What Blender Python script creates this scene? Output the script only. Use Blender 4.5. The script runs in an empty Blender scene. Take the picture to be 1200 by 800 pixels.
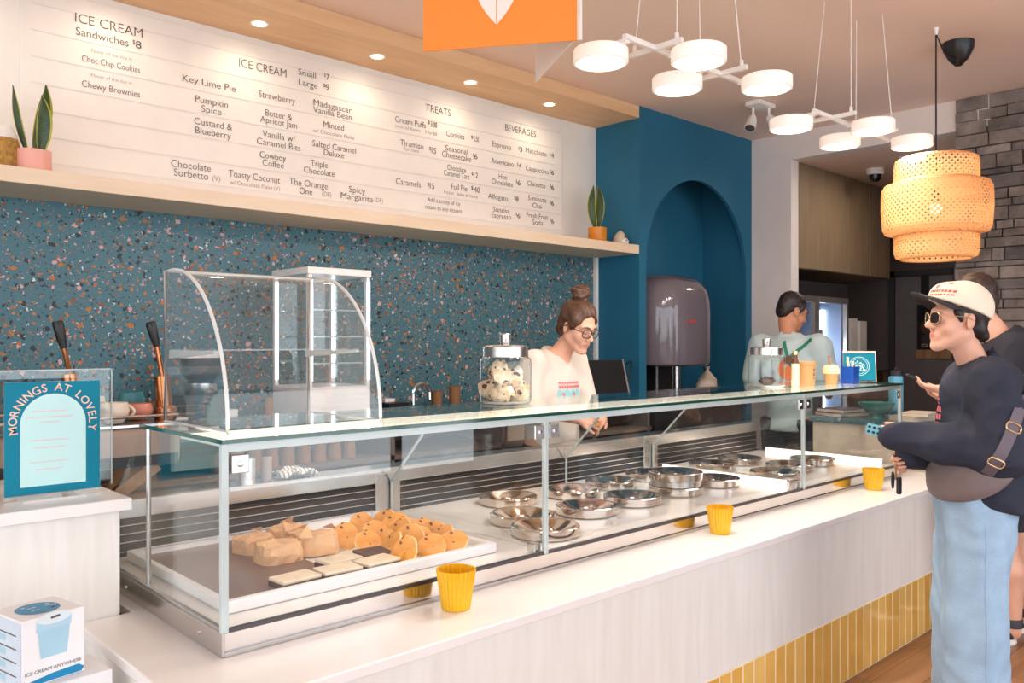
import bpy, bmesh, math, random
import numpy as np
from mathutils import Vector, Matrix, noise
random.seed(7)
SC = bpy.context.scene
COL = SC.collection
PI = math.pi
R = math.radians

# ------------------------------------------------------------------ camera, world, light, exposure
CAMH = 1.5
YAW = 46.75                      # view direction, degrees from +X towards +Y
cd = bpy.data.cameras.new('camera')
cam = bpy.data.objects.new('camera', cd)
COL.objects.link(cam)
cam.location = (0, 0, CAMH)
cam.rotation_euler = (R(90), 0, R(YAW - 90))
cd.sensor_width = 36
cd.lens = 36 * 980 / 1200
cd.clip_start = .05
SC.camera = cam

w = bpy.data.worlds.new('daylight')
SC.world = w
w.use_nodes = True
bg = w.node_tree.nodes['Background']
bg.inputs[0].default_value = (.90, .955, 1.03, 1)
bg.inputs[1].default_value = 3.0

vs = SC.view_settings
vs.view_transform = 'Standard'
vs.look = 'None'
vs.gamma = 1
vs.use_curve_mapping = False
vs.exposure = 0.16
SC.display_settings.display_device = 'sRGB'
SC.cycles.use_denoising = True
SC.cycles.max_bounces = 9
SC.cycles.transparent_max_bounces = 32
SC.cycles.caustics_reflective = False
SC.cycles.caustics_refractive = False
SC.cycles.sample_clamp_indirect = 6

# photograph pixel -> point in the room (used only to measure positions)
FW = Vector((math.cos(R(YAW)), math.sin(R(YAW)), 0))
RT = Vector((math.sin(R(YAW)), -math.cos(R(YAW)), 0))
def ray(px, py): return FW + RT * ((px - 600) / 980) + Vector((0, 0, (400 - py) / 980))
def atY(px, py, Y):
    d = ray(px, py); t = Y / d.y; return Vector((d.x * t, Y, CAMH + d.z * t))
def atX(px, py, X):
    d = ray(px, py); t = X / d.x; return Vector((X, d.y * t, CAMH + d.z * t))
def atZ(px, py, Z):
    d = ray(px, py); t = (Z - CAMH) / d.z; return Vector((d.x * t, d.y * t, Z))
def atT(px, py, t):
    d = ray(px, py); return Vector((d.x * t, d.y * t, CAMH + d.z * t))

# ------------------------------------------------------------------ materials
def lin(c):
    def f(v):
        v = v / 255
        return v / 12.92 if v <= .04045 else ((v + .055) / 1.055) ** 2.4
    return (f(c[0]), f(c[1]), f(c[2]), 1)

def nmat(name):
    m = bpy.data.materials.new(name); m.use_nodes = True
    nt = m.node_tree
    b = nt.nodes['Principled BSDF']
    return m, nt, b

def mat(name, rgb, rough=.5, metal=0, var=.06, scale=8, spec=.5, bump=0, bscale=60, stretch=None, emit=None, estr=0, coat=0):
    """plain paint / plastic / metal with a little procedural variation"""
    m, nt, b = nmat(name)
    N = nt.nodes; L = nt.links
    tc = N.new('ShaderNodeTexCoord')
    src = tc.outputs['Object']
    if stretch:
        mp = N.new('ShaderNodeMapping'); mp.inputs['Scale'].default_value = stretch
        L.new(src, mp.inputs[0]); src = mp.outputs[0]
    nz = N.new('ShaderNodeTexNoise'); nz.inputs['Scale'].default_value = scale; nz.inputs['Detail'].default_value = 3
    L.new(src, nz.inputs['Vector'])
    c = lin(rgb)
    cr = N.new('ShaderNodeValToRGB')
    cr.color_ramp.elements[0].position = .3; cr.color_ramp.elements[1].position = .7
    cr.color_ramp.elements[0].color = tuple(max(0, x * (1 - var)) for x in c[:3]) + (1,)
    cr.color_ramp.elements[1].color = tuple(min(1, x * (1 + var)) for x in c[:3]) + (1,)
    L.new(nz.outputs[0], cr.inputs[0]); L.new(cr.outputs[0], b.inputs['Base Color'])
    b.inputs['Roughness'].default_value = rough
    b.inputs['Metallic'].default_value = metal
    b.inputs['Specular IOR Level'].default_value = spec
    if coat: b.inputs['Coat Weight'].default_value = coat; b.inputs['Coat Roughness'].default_value = .08
    if bump:
        n2 = N.new('ShaderNodeTexNoise'); n2.inputs['Scale'].default_value = bscale; n2.inputs['Detail'].default_value = 4
        L.new(src, n2.inputs['Vector'])
        bp = N.new('ShaderNodeBump'); bp.inputs['Strength'].default_value = bump; bp.inputs['Distance'].default_value = .01
        L.new(n2.outputs[0], bp.inputs['Height']); L.new(bp.outputs[0], b.inputs['Normal'])
    if emit:
        b.inputs['Emission Color'].default_value = lin(emit); b.inputs['Emission Strength'].default_value = estr
    return m

def emis(name, rgb, s):
    m, nt, b = nmat(name)
    nt.nodes.remove(b)
    e = nt.nodes.new('ShaderNodeEmission'); e.inputs[0].default_value = lin(rgb); e.inputs[1].default_value = s
    nt.links.new(e.outputs[0], nt.nodes['Material Output'].inputs[0])
    return m

def glass(name, tint=(1, 1, 1), f0=.04, haze=0, rough=0.0, power=5):
    """thin pane: clear transmission plus Fresnel reflection (Schlick)"""
    m, nt, b = nmat(name); N = nt.nodes; L = nt.links
    N.remove(b)
    tr = N.new('ShaderNodeBsdfTransparent'); tr.inputs[0].default_value = (*tint, 1)
    gl = N.new('ShaderNodeBsdfGlossy'); gl.inputs['Roughness'].default_value = rough
    gl.inputs['Color'].default_value = (.95, .98, .97, 1)
    lw = N.new('ShaderNodeLayerWeight'); lw.inputs['Blend'].default_value = .5
    p = N.new('ShaderNodeMath'); p.operation = 'POWER'; p.inputs[1].default_value = power
    L.new(lw.outputs['Facing'], p.inputs[0])
    mu = N.new('ShaderNodeMath'); mu.operation = 'MULTIPLY_ADD'; mu.inputs[1].default_value = 1 - f0; mu.inputs[2].default_value = f0
    L.new(p.outputs[0], mu.inputs[0])
    mx = N.new('ShaderNodeMixShader')
    L.new(mu.outputs[0], mx.inputs[0]); L.new(tr.outputs[0], mx.inputs[1]); L.new(gl.outputs[0], mx.inputs[2])
    out = mx.outputs[0]
    if haze:
        df = N.new('ShaderNodeBsdfDiffuse'); df.inputs[0].default_value = (.9, .93, .93, 1)
        m2 = N.new('ShaderNodeMixShader'); m2.inputs[0].default_value = haze
        L.new(out, m2.inputs[1]); L.new(df.outputs[0], m2.inputs[2]); out = m2.outputs[0]
    L.new(out, N['Material Output'].inputs[0])
    return m

def wood(name, a, b_, axis='x', scale=3.0, rough=.45, stretch=12, planks=None, coat=0, dark=None):
    """streaky wood grain; planks=(width axis index, width) adds per-plank tone and joints"""
    m, nt, b = nmat(name); N = nt.nodes; L = nt.links
    tc = N.new('ShaderNodeTexCoord'); mp = N.new('ShaderNodeMapping')
    s = [stretch, stretch, stretch]; s['xyz'.index(axis)] = 1
    mp.inputs['Scale'].default_value = s
    L.new(tc.outputs['Object'], mp.inputs[0])
    nz = N.new('ShaderNodeTexNoise'); nz.inputs['Scale'].default_value = scale; nz.inputs['Detail'].default_value = 6
    nz.inputs['Distortion'].default_value = .6
    L.new(mp.outputs[0], nz.inputs['Vector'])
    cr = N.new('ShaderNodeValToRGB')
    cr.color_ramp.elements[0].position = .32; cr.color_ramp.elements[1].position = .66
    cr.color_ramp.elements[0].color = lin(a); cr.color_ramp.elements[1].color = lin(b_)
    L.new(nz.outputs[0], cr.inputs[0])
    col = cr.outputs[0]
    if planks:
        br = N.new('ShaderNodeTexBrick')
        br.inputs['Scale'].default_value = 1
        br.inputs['Brick Width'].default_value = planks[1]; br.inputs['Row Height'].default_value = planks[0]
        br.inputs['Mortar Size'].default_value = .002
        br.inputs['Color1'].default_value = (1, 1, 1, 1); br.inputs['Color2'].default_value = (.72, .72, .72, 1)
        br.inputs['Mortar'].default_value = (.35, .3, .25, 1); br.offset = .37
        rot = N.new('ShaderNodeMapping'); rot.inputs['Rotation'].default_value = planks[2]
        L.new(tc.outputs['Object'], rot.inputs[0]); L.new(rot.outputs[0], br.inputs['Vector'])
        mx = N.new('ShaderNodeMix'); mx.data_type = 'RGBA'; mx.blend_type = 'MULTIPLY'; mx.inputs[0].default_value = 1
        L.new(col, mx.inputs[6]); L.new(br.outputs[0], mx.inputs[7]); col = mx.outputs[2]
    L.new(col, b.inputs['Base Color'])
    b.inputs['Roughness'].default_value = rough
    if coat: b.inputs['Coat Weight'].default_value = coat; b.inputs['Coat Roughness'].default_value = .15
    return m

def terrazzo(name):
    m, nt, b = nmat(name); N = nt.nodes; L = nt.links
    tc = N.new('ShaderNodeTexCoord')
    nz = N.new('ShaderNodeTexNoise'); nz.inputs['Scale'].default_value = 55; nz.inputs['Detail'].default_value = 1
    L.new(tc.outputs['Object'], nz.inputs['Vector'])
    va = N.new('ShaderNodeVectorMath'); va.operation = 'MULTIPLY_ADD'
    va.inputs[1].default_value = (.03, .03, .03); L.new(nz.outputs['Color'], va.inputs[0]); L.new(tc.outputs['Object'], va.inputs[2])
    base = lin((66, 113, 125))
    col = None
    def ramp(cols):
        cr = N.new('ShaderNodeValToRGB'); cr.color_ramp.interpolation = 'CONSTANT'
        el = cr.color_ramp.elements
        while len(el) < len(cols): el.new(.5)
        for i, (p, c) in enumerate(cols): el[i].position = p; el[i].color = lin(c)
        return cr
    prev = N.new('ShaderNodeRGB'); prev.outputs[0].default_value = base; col = prev.outputs[0]
    O = (190, 112, 38); K = (26, 34, 36); P = (216, 160, 160); W = (214, 214, 216); G = (98, 98, 44); B = (140, 78, 40)
    for sc, thr, rnd, cols in ((84, .05, .27, [(0, K), (.4, B), (.52, P), (.62, O), (.8, W), (.86, K)]),
                               (54, .04, .32, [(0, K), (.3, P), (.4, O), (.64, W), (.72, K)]),
                               (36, -.02, .42, [(0, O), (.2, K), (.44, B), (.54, P), (.64, O), (.8, W), (.86, G)]),
                               (27, -.12, .46, [(0, O), (.25, P), (.33, K), (.58, B), (.7, G), (.8, O), (.95, W)])):
        vo = N.new('ShaderNodeTexVoronoi'); vo.inputs['Scale'].default_value = sc
        L.new(va.outputs[0], vo.inputs['Vector'])
        sp = N.new('ShaderNodeSeparateColor'); L.new(vo.outputs['Color'], sp.inputs[0])
        ma = N.new('ShaderNodeMath'); ma.operation = 'MULTIPLY_ADD'; ma.inputs[1].default_value = rnd; ma.inputs[2].default_value = thr
        L.new(sp.outputs[0], ma.inputs[0])
        lt = N.new('ShaderNodeMath'); lt.operation = 'LESS_THAN'
        L.new(vo.outputs['Distance'], lt.inputs[0]); L.new(ma.outputs[0], lt.inputs[1])
        cr = ramp(cols); L.new(sp.outputs[1], cr.inputs[0])
        mx = N.new('ShaderNodeMix'); mx.data_type = 'RGBA'
        L.new(lt.outputs[0], mx.inputs[0]); L.new(col, mx.inputs[6]); L.new(cr.outputs[0], mx.inputs[7]); col = mx.outputs[2]
    L.new(col, b.inputs['Base Color'])
    b.inputs['Roughness'].default_value = .45
    return m

def island_mat(name, cols, rough=.5, var=None, bump=0, bscale=20, coat=0, noise_scale=9, noise_amt=.2):
    """each loose piece of the mesh takes its own tone from a ramp"""
    m, nt, b = nmat(name); N = nt.nodes; L = nt.links
    ge = N.new('ShaderNodeNewGeometry')
    cr = N.new('ShaderNodeValToRGB'); el = cr.color_ramp.elements
    while len(el) < len(cols): el.new(.5)
    for i, c in enumerate(cols): el[i].position = i / max(1, len(cols) - 1); el[i].color = lin(c)
    L.new(ge.outputs['Random Per Island'], cr.inputs[0])
    tc = N.new('ShaderNodeTexCoord')
    nz = N.new('ShaderNodeTexNoise'); nz.inputs['Scale'].default_value = noise_scale; nz.inputs['Detail'].default_value = 5
    L.new(tc.outputs['Object'], nz.inputs['Vector'])
    mr = N.new('ShaderNodeMapRange'); mr.inputs[1].default_value = .3; mr.inputs[2].default_value = .7
    mr.inputs[3].default_value = 1 - noise_amt; mr.inputs[4].default_value = 1 + noise_amt
    L.new(nz.outputs[0], mr.inputs[0])
    mx = N.new('ShaderNodeVectorMath'); mx.operation = 'SCALE'
    L.new(cr.outputs[0], mx.inputs[0]); L.new(mr.outputs[0], mx.inputs['Scale'])
    L.new(mx.outputs[0], b.inputs['Base Color'])
    b.inputs['Roughness'].default_value = rough
    if coat: b.inputs['Coat Weight'].default_value = coat; b.inputs['Coat Roughness'].default_value = .1
    if bump:
        n2 = N.new('ShaderNodeTexNoise'); n2.inputs['Scale'].default_value = bscale; n2.inputs['Detail'].default_value = 8
        L.new(tc.outputs['Object'], n2.inputs['Vector'])
        bp = N.new('ShaderNodeBump'); bp.inputs['Strength'].default_value = bump; bp.inputs['Distance'].default_value = .03
        L.new(n2.outputs[0], bp.inputs['Height']); L.new(bp.outputs[0], b.inputs['Normal'])
    return m

def spots(name, base, chips, scale=60, thr=.25, rough=.75, bump=.3, base2=None):
    """baked dough with chips"""
    m, nt, b = nmat(name); N = nt.nodes; L = nt.links
    tc = N.new('ShaderNodeTexCoord')
    nz = N.new('ShaderNodeTexNoise'); nz.inputs['Scale'].default_value = 22; nz.inputs['Detail'].default_value = 4
    L.new(tc.outputs['Object'], nz.inputs['Vector'])
    cr = N.new('ShaderNodeValToRGB'); cr.color_ramp.elements[0].position = .35; cr.color_ramp.elements[1].position = .65
    cr.color_ramp.elements[0].color = lin(base2 or tuple(x * .86 for x in base)); cr.color_ramp.elements[1].color = lin(base)
    L.new(nz.outputs[0], cr.inputs[0])
    vo = N.new('ShaderNodeTexVoronoi'); vo.inputs['Scale'].default_value = scale
    va = N.new('ShaderNodeVectorMath'); va.operation = 'MULTIPLY_ADD'; va.inputs[1].default_value = (.02, .02, .02)
    L.new(nz.outputs['Color'], va.inputs[0]); L.new(tc.outputs['Object'], va.inputs[2])
    L.new(va.outputs[0], vo.inputs['Vector'])
    sp = N.new('ShaderNodeSeparateColor'); L.new(vo.outputs['Color'], sp.inputs[0])
    ma = N.new('ShaderNodeMath'); ma.operation = 'MULTIPLY_ADD'; ma.inputs[1].default_value = .5; ma.inputs[2].default_value = thr - .25
    L.new(sp.outputs[0], ma.inputs[0])
    lt = N.new('ShaderNodeMath'); lt.operation = 'LESS_THAN'
    L.new(vo.outputs['Distance'], lt.inputs[0]); L.new(ma.outputs[0], lt.inputs[1])
    mx = N.new('ShaderNodeMix'); mx.data_type = 'RGBA'
    L.new(lt.outputs[0], mx.inputs[0]); L.new(cr.outputs[0], mx.inputs[6]); mx.inputs[7].default_value = lin(chips)
    L.new(mx.outputs[2], b.inputs['Base Color']); b.inputs['Roughness'].default_value = rough
    if bump:
        bp = N.new('ShaderNodeBump'); bp.inputs['Strength'].default_value = bump; bp.inputs['Distance'].default_value = .01
        L.new(nz.outputs[0], bp.inputs['Height']); L.new(bp.outputs[0], b.inputs['Normal'])
    return m

def translucent(name, rgb, amt=.5):
    m, nt, b = nmat(name); N = nt.nodes; L = nt.links
    b.inputs['Base Color'].default_value = lin(rgb); b.inputs['Roughness'].default_value = .6
    t = N.new('ShaderNodeBsdfTranslucent'); t.inputs[0].default_value = lin(rgb)
    mx = N.new('ShaderNodeMixShader'); mx.inputs[0].default_value = amt
    L.new(b.outputs[0], mx.inputs[1]); L.new(t.outputs[0], mx.inputs[2]); L.new(mx.outputs[0], N['Material Output'].inputs[0])
    return m

M = dict(
    white_paint=mat('white_paint', (236, 232, 228), .6),
    ceiling_bounce_tint=mat('ceiling_bounce_tint', (248, 220, 202), .75, var=.02, scale=1.5),  # white ceiling; warm bounce from floor and lamps is put into the colour
    board=mat('menu_white', (240, 236, 230), .5, var=.02),
    rail=mat('menu_rail', (232, 227, 220), .6, var=.02),
    ink=mat('menu_ink', (98, 84, 80), .6),
    ink_light=mat('menu_ink_light', (158, 142, 136), .6),
    soffit=wood('soffit_timber', (222, 180, 136), (232, 194, 152), 'x', 2.0, .55, 9),
    shelf=wood('shelf_timber', (232, 205, 174), (240, 216, 188), 'x', 2.0, .5, 9),
    blue=mat('column_blue', (38, 106, 136), .62, var=.05, scale=3, spec=.3),
    stone=island_mat('stacked_stone', [(104, 96, 93), (134, 124, 118), (116, 107, 102), (148, 137, 130), (92, 86, 85)], .85, bump=.8, bscale=14, noise_scale=7, noise_amt=.35),
    floor=wood('oak_floor', (142, 96, 62), (184, 134, 92), 'x', 1.6, .4, 9, (.16, 1.4, (0, 0, 0)), coat=.15),
    terrazzo=terrazzo('blue_terrazzo'),
    ledge=mat('ledge_quartz', (240, 236, 233), .22, var=.02),
    whitewood=wood('white_washed_wood', (229, 225, 219), (237, 234, 229), 'z', 2.2, .5, 10),
    tile=island_mat('yellow_tile', [(216, 164, 74), (228, 182, 92), (236, 196, 112), (222, 172, 80), (232, 188, 104)], .16, noise_scale=6, noise_amt=.1, coat=.4),
    grout=mat('cream_grout', (236, 222, 196), .8),
    steel=mat('brushed_steel', (205, 202, 200), .24, 1, var=.05, scale=30, stretch=(1, 20, 20)),
    mirror_steel=mat('polished_steel', (226, 222, 220), .09, 1, var=.02),
    chrome=mat('chrome', (225, 222, 220), .07, 1, var=.02),
    lidsteel=mat('lid_steel', (214, 200, 190), .1, 1, var=.03),
    dark_steel=mat('dark_steel', (92, 90, 92), .3, .9),
    black=mat('black_plastic', (24, 24, 26), .4),
    black_gloss=mat('black_gloss', (16, 17, 20), .12),
    charcoal=mat('charcoal', (62, 60, 62), .6),
    deck=mat('white_deck', (238, 234, 232), .22, var=.02),
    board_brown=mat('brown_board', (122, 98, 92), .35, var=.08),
    machine=mat('machine_taupe', (158, 138, 126), .4),
    tray=mat('white_tray', (244, 243, 244), .3, var=.01),
    glass=glass('clear_glass', (.985, .995, .99), .045),
    glass_edge=mat('green_glass_edge', (22, 74, 62), .08, var=.1, spec=.8),
    glass_pale=mat('pale_glass_edge', (192, 206, 205), .15, var=.05, spec=.8),
    glass_top=glass('case_top_glass', (.96, .99, .975), .05, power=9),
    acrylic=glass('acrylic', (.985, .99, .99), .05, haze=.028),
    acrylic_edge=mat('acrylic_edge', (214, 216, 214), .2, spec=.8),
    jar_glass=glass('jar_glass', (.96, .98, .98), .05, power=3.2),
    led=emis('led_white', (225, 235, 255), 9),
    led_soft=emis('led_soft', (255, 236, 212), 2.6),
    led_case=emis('led_case', (255, 236, 224), 13),
    led_warm=emis('led_warm', (255, 226, 208), 5),
    disc_glow=emis('disc_diffuser', (255, 244, 230), 5),
    spot_glow=emis('downlight_glow', (255, 236, 205), 9),
    bulb=emis('warm_bulb', (255, 200, 130), 9),
    opal=mat('lamp_opal', (244, 240, 236), .4, var=.01, emit=(255, 226, 206), estr=.32),
    cookie_side=mat('cookie_edge', (246, 210, 146), .8, var=.1, scale=40),
    white_metal=mat('white_metal', (240, 236, 232), .35),
    rattan=translucent('rattan', (230, 184, 130), .45),
    orange=mat('orange_board', (255, 142, 48), .5, var=.01),
    offwhite=mat('offwhite_card', (240, 232, 222), .6, var=.02),
    teal_card=mat('teal_card', (0, 128, 156), .55, var=.03, spec=.25),
    pale_card=mat('pale_card', (196, 236, 236), .4, var=.02, spec=.3),
    peach_ink=mat('peach_ink', (244, 206, 184), .5),
    yellow_cup=mat('yellow_cup', (232, 178, 18), .28, var=.03, coat=.3),
    carton=mat('carton_white', (238, 240, 242), .45, var=.02),
    carton_blue=mat('carton_blue', (0, 132, 184), .4),
    carton_pale=mat('carton_pale', (176, 214, 232), .45),
    carton_tub=mat('carton_tub', (168, 210, 228), .45),
    cookie=spots('cookie_dough', (232, 164, 82), (104, 58, 32), 40, .17, .8, .5, (222, 146, 58)),
    chunky=spots('cookies_and_cream', (240, 228, 206), (92, 56, 42), 40, .22, .8, .6, (214, 180, 134)),
    parchment=mat('parchment', (226, 178, 132), .65, var=.12, scale=18),
    cake_cream=mat('cake_cream', (238, 222, 196), .6, var=.08, scale=30),
    chocolate=mat('chocolate_cake', (82, 52, 44), .6, var=.2, scale=40),
    copper=mat('copper', (196, 128, 84), .2, 1),
    tan_wood=wood('tan_wood', (168, 124, 88), (196, 150, 112), 'z', 3, .5, 8),
    kraft=mat('kraft', (206, 152, 100), .7, var=.05),
    kraft_print=mat('kraft_print', (120, 84, 52), .7),
    brown_cup=mat('brown_cup', (150, 104, 66), .7),
    icecream=mat('vanilla_ice_cream', (240, 222, 176), .6, var=.05, scale=30, bump=.4, bscale=60),
    blue_box=mat('blue_box', (16, 74, 168), .3),
    bottle_blue=mat('bottle_blue', (104, 190, 222), .4),
    teal_bowl=mat('teal_bowl', (28, 128, 124), .3),
    paper=mat('paper', (222, 206, 188), .7, var=.04),
    book_dark=mat('book_cover', (92, 78, 76), .5),
    grey_enamel=mat('grey_enamel', (112, 104, 112), .12, var=.03, coat=.5),
    red_print=mat('red_print', (190, 70, 60), .5),
    mustard_pot=mat('mustard_pot', (206, 128, 14), .35),
    pink_pot=mat('pink_pot', (238, 176, 162), .55),
    soil=mat('soil', (60, 44, 34), .9),
    leaf=mat('leaf_green', (52, 76, 42), .4, var=.4, scale=26, stretch=(3, 3, 14)),
    leaf_edge=mat('leaf_edge', (176, 172, 58), .45),
    woven=mat('woven_basket', (178, 134, 66), .8, var=.35, scale=60, bump=.8, bscale=120),
    ornament=mat('ornament_clay', (206, 190, 166), .6),
    ornament_dark=mat('ornament_brown', (96, 72, 56), .6),
    dark_wall=mat('back_room_paint', (112, 98, 96), .75),
    grey_door=mat('grey_door', (124, 119, 122), .5),
    cab_wood=wood('kitchen_cabinet', (136, 116, 92), (152, 130, 104), 'z', 2, .5, 10),
    header=mat('end_wall_paint', (238, 228, 222), .7, var=.02),
    fridge_frame=mat('fridge_frame', (70, 68, 72), .35, .6),
    fridge_bar=mat('fridge_bar', (168, 162, 160), .3, .7),
    fridge_in=mat('fridge_liner', (150, 166, 196), .5),
    poster=mat('dark_poster', (34, 30, 30), .35, var=.5, scale=9),
    skin=mat('skin', (226, 172, 146), .5, var=.05, scale=14),
    skin2=mat('skin_tan', (198, 136, 104), .5, var=.05, scale=14),
    lip=mat('lips', (208, 134, 118), .45),
    hair_brown=mat('hair_brown', (84, 54, 38), .5, var=.5, scale=20, stretch=(6, 6, 2)),
    hair_dark=mat('hair_dark', (36, 26, 24), .5, var=.4, scale=20),
    hair_dark2=mat('hair_dark_brown', (58, 40, 32), .55, var=.4, scale=20),
    cream_knit=mat('cream_jersey', (228, 218, 206), .8, var=.03, bump=.1, bscale=200),
    navy=mat('navy_jersey', (42, 46, 62), .85, var=.08, bump=.1, bscale=200),
    navy2=mat('dark_jersey', (40, 38, 48), .85, var=.08),
    denim=mat('light_denim', (160, 190, 216), .8, var=.09, scale=12, bump=.25, bscale=180),
    tee_grey=mat('pale_tee', (186, 204, 206), .8, var=.04),
    dark_cloth=mat('dark_cloth', (34, 34, 40), .8),
    green_strap=mat('green_strap', (20, 124, 98), .6),
    orange_print=mat('orange_print', (238, 126, 62), .6),
    brown_leather=mat('brown_leather', (96, 62, 40), .5),
    pink_print=mat('pink_print', (240, 128, 138), .6),
    cyan_print=mat('cyan_print', (156, 216, 224), .6),
    cap_cream=mat('cap_cream', (244, 228, 206), .75, var=.03),
    cap_brim=mat('cap_brim', (44, 38, 44), .7),
    red_thread=mat('red_thread', (232, 92, 70), .6),
    bag=mat('taupe_bag', (122, 108, 108), .5, var=.06, scale=20),
    strap=mat('taupe_strap', (104, 94, 104), .6),
    lens=mat('dark_lens', (46, 36, 36), .08),
    gold=mat('gold_frame', (226, 196, 150), .25, .6),
    phone_teal=mat('phone_case_teal', (108, 190, 206), .35),
    shoe=mat('shoe_black', (38, 38, 42), .6),
    sole=mat('shoe_sole', (232, 230, 226), .6),
)

# ------------------------------------------------------------------ mesh helpers
class MB:
    def __init__(s): s.v = []; s.f = []; s.m = []; s.sm = []; s.mats = []
    def mi(s, m):
        if m not in s.mats: s.mats.append(m)
        return s.mats.index(m)
    def add(s, vs, fs, m, smooth=False, T=None):
        o = len(s.v)
        for p in vs:
            p = Vector(p)
            s.v.append(T @ p if T is not None else p)
        k = s.mi(m)
        for f in fs:
            s.f.append([i + o for i in f]); s.m.append(k); s.sm.append(smooth)
        return s
    def box(s, x0, x1, y0, y1, z0, z1, m, T=None):
        vs = [(x0, y0, z0), (x1, y0, z0), (x1, y1, z0), (x0, y1, z0), (x0, y0, z1), (x1, y0, z1), (x1, y1, z1), (x0, y1, z1)]
        fs = [(3, 2, 1, 0), (4, 5, 6, 7), (0, 1, 5, 4), (1, 2, 6, 5), (2, 3, 7, 6), (3, 0, 4, 7)]
        return s.add(vs, fs, m, False, T)
    def rbox(s, x0, x1, y0, y1, z0, z1, r, m, seg=5, axis='z', T=None):
        """box with rounded corners seen along one axis"""
        pts = []
        A = {'z': (x0, x1, y0, y1), 'y': (x0, x1, z0, z1), 'x': (y0, y1, z0, z1)}[axis]
        for (cx, cy, a0) in ((A[1] - r, A[3] - r, 0), (A[0] + r, A[3] - r, 90), (A[0] + r, A[2] + r, 180), (A[1] - r, A[2] + r, 270)):
            for i in range(seg + 1):
                a = R(a0 + 90 * i / seg); pts.append((cx + r * math.cos(a), cy + r * math.sin(a)))
        lo, hi = {'z': (z0, z1), 'y': (y0, y1), 'x': (x0, x1)}[axis]
        return s.prism(pts, lo, hi, m, axis, T=T)
    def prism(s, pts, lo, hi, m, axis='z', smooth=False, T=None):
        n = len(pts)
        def P(p, h): return {'z': (p[0], p[1], h), 'y': (p[0], h, p[1]), 'x': (h, p[0], p[1])}[axis]
        vs = [P(p, lo) for p in pts] + [P(p, hi) for p in pts]
        fs = [list(range(n))[::-1], list(range(n, 2 * n))]
        fs += [(i, (i + 1) % n, n + (i + 1) % n, n + i) for i in range(n)]
        if axis == 'y': fs = [list(f)[::-1] for f in fs]
        return s.add(vs, fs, m, smooth, T)
    def lathe(s, prof, m, c=(0, 0, 0), seg=32, T=None, rfun=None, smooth=True):
        vs = []; n = len(prof)
        for i in range(seg):
            a = 2 * PI * i / seg
            for (r, z) in prof:
                rr = r if rfun is None else rfun(r, z, a)
                vs.append((c[0] + rr * math.cos(a), c[1] + rr * math.sin(a), c[2] + z))
        fs = []
        for i in range(seg):
            j = (i + 1) % seg
            for k in range(n - 1):
                fs.append((i * n + k, j * n + k, j * n + k + 1, i * n + k + 1))
        return s.add(vs, fs, m, smooth, T)
    def tube(s, pts, r, m, seg=8, closed=False, T=None, flat=None, cap=True):
        pts = [Vector(p) for p in pts]; n = len(pts)
        rs = r if isinstance(r, (list, tuple)) else [r] * n
        vs = []; up = None
        for i, p in enumerate(pts):
            a = pts[(i - 1) % n] if (closed or i > 0) else p
            b = pts[(i + 1) % n] if (closed or i < n - 1) else p
            d = (b - a).normalized()
            if up is None:
                up = Vector((0, 0, 1)) if abs(d.z) < .9 else Vector((1, 0, 0))
            sd = d.cross(up).normalized(); up = sd.cross(d).normalized()
            for k in range(seg):
                t = 2 * PI * k / seg + (PI / seg if seg == 4 else 0)
                ca, sa = math.cos(t), math.sin(t)
                if flat: vs.append(p + sd * ca * rs[i] * flat[0] + up * sa * rs[i] * flat[1])
                else: vs.append(p + (sd * ca + up * sa) * rs[i])
        fs = []
        for i in range(n if closed else n - 1):
            j = (i + 1) % n
            for k in range(seg):
                l = (k + 1) % seg
                fs.append((i * seg + k, i * seg + l, j * seg + l, j * seg + k))
        if not closed and cap:
            fs.append(list(range(seg))[::-1]); fs.append([(n - 1) * seg + k for k in range(seg)])
        return s.add(vs, fs, m, seg > 5, T)
    def ball(s, c, r, m, seg=16, ring=10, T=None, fn=None):
        rx, ry, rz = r if isinstance(r, (list, tuple)) else (r, r, r)
        vs = []; fs = []
        for i in range(ring + 1):
            th = PI * i / ring
            for k in range(seg):
                ph = 2 * PI * k / seg
                d = Vector((math.sin(th) * math.cos(ph), math.sin(th) * math.sin(ph), math.cos(th)))
                q = 1 if fn is None else fn(d)
                vs.append((c[0] + rx * d.x * q, c[1] + ry * d.y * q, c[2] + rz * d.z * q))
        for i in range(ring):
            for k in range(seg):
                l = (k + 1) % seg
                fs.append((i * seg + k, (i + 1) * seg + k, (i + 1) * seg + l, i * seg + l))
        return s.add(vs, fs, m, True, T)
    def build(s, name, parent=None, bev=0, loc=None, seg=2):
        me = bpy.data.meshes.new(name)
        off = Vector((0, 0, 0))
        if parent is not None: off = ORG.get(parent, off)
        elif loc is not None: off = Vector(loc)
        me.from_pydata([v - off for v in s.v], [], s.f)
        for m in s.mats: me.materials.append(m)
        me.polygons.foreach_set('material_index', s.m)
        me.polygons.foreach_set('use_smooth', s.sm)
        me.update()
        bm = bmesh.new(); bm.from_mesh(me)
        bmesh.ops.remove_doubles(bm, verts=bm.verts, dist=1e-6)
        bmesh.ops.recalc_face_normals(bm, faces=bm.faces)
        for e in bm.edges:
            if len(e.link_faces) == 2 and e.calc_face_angle(0) > .62: e.smooth = False
        bm.to_mesh(me); bm.free()
        o = bpy.data.objects.new(name, me); COL.objects.link(o)
        ORG[o] = off
        if parent is not None: o.parent = parent
        else: o.location = off
        if bev:
            b = o.modifiers.new('bevel', 'BEVEL'); b.width = bev; b.segments = seg; b.limit_method = 'ANGLE'; b.angle_limit = R(40)
            b.harden_normals = False
        return o
ORG = {}

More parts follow.
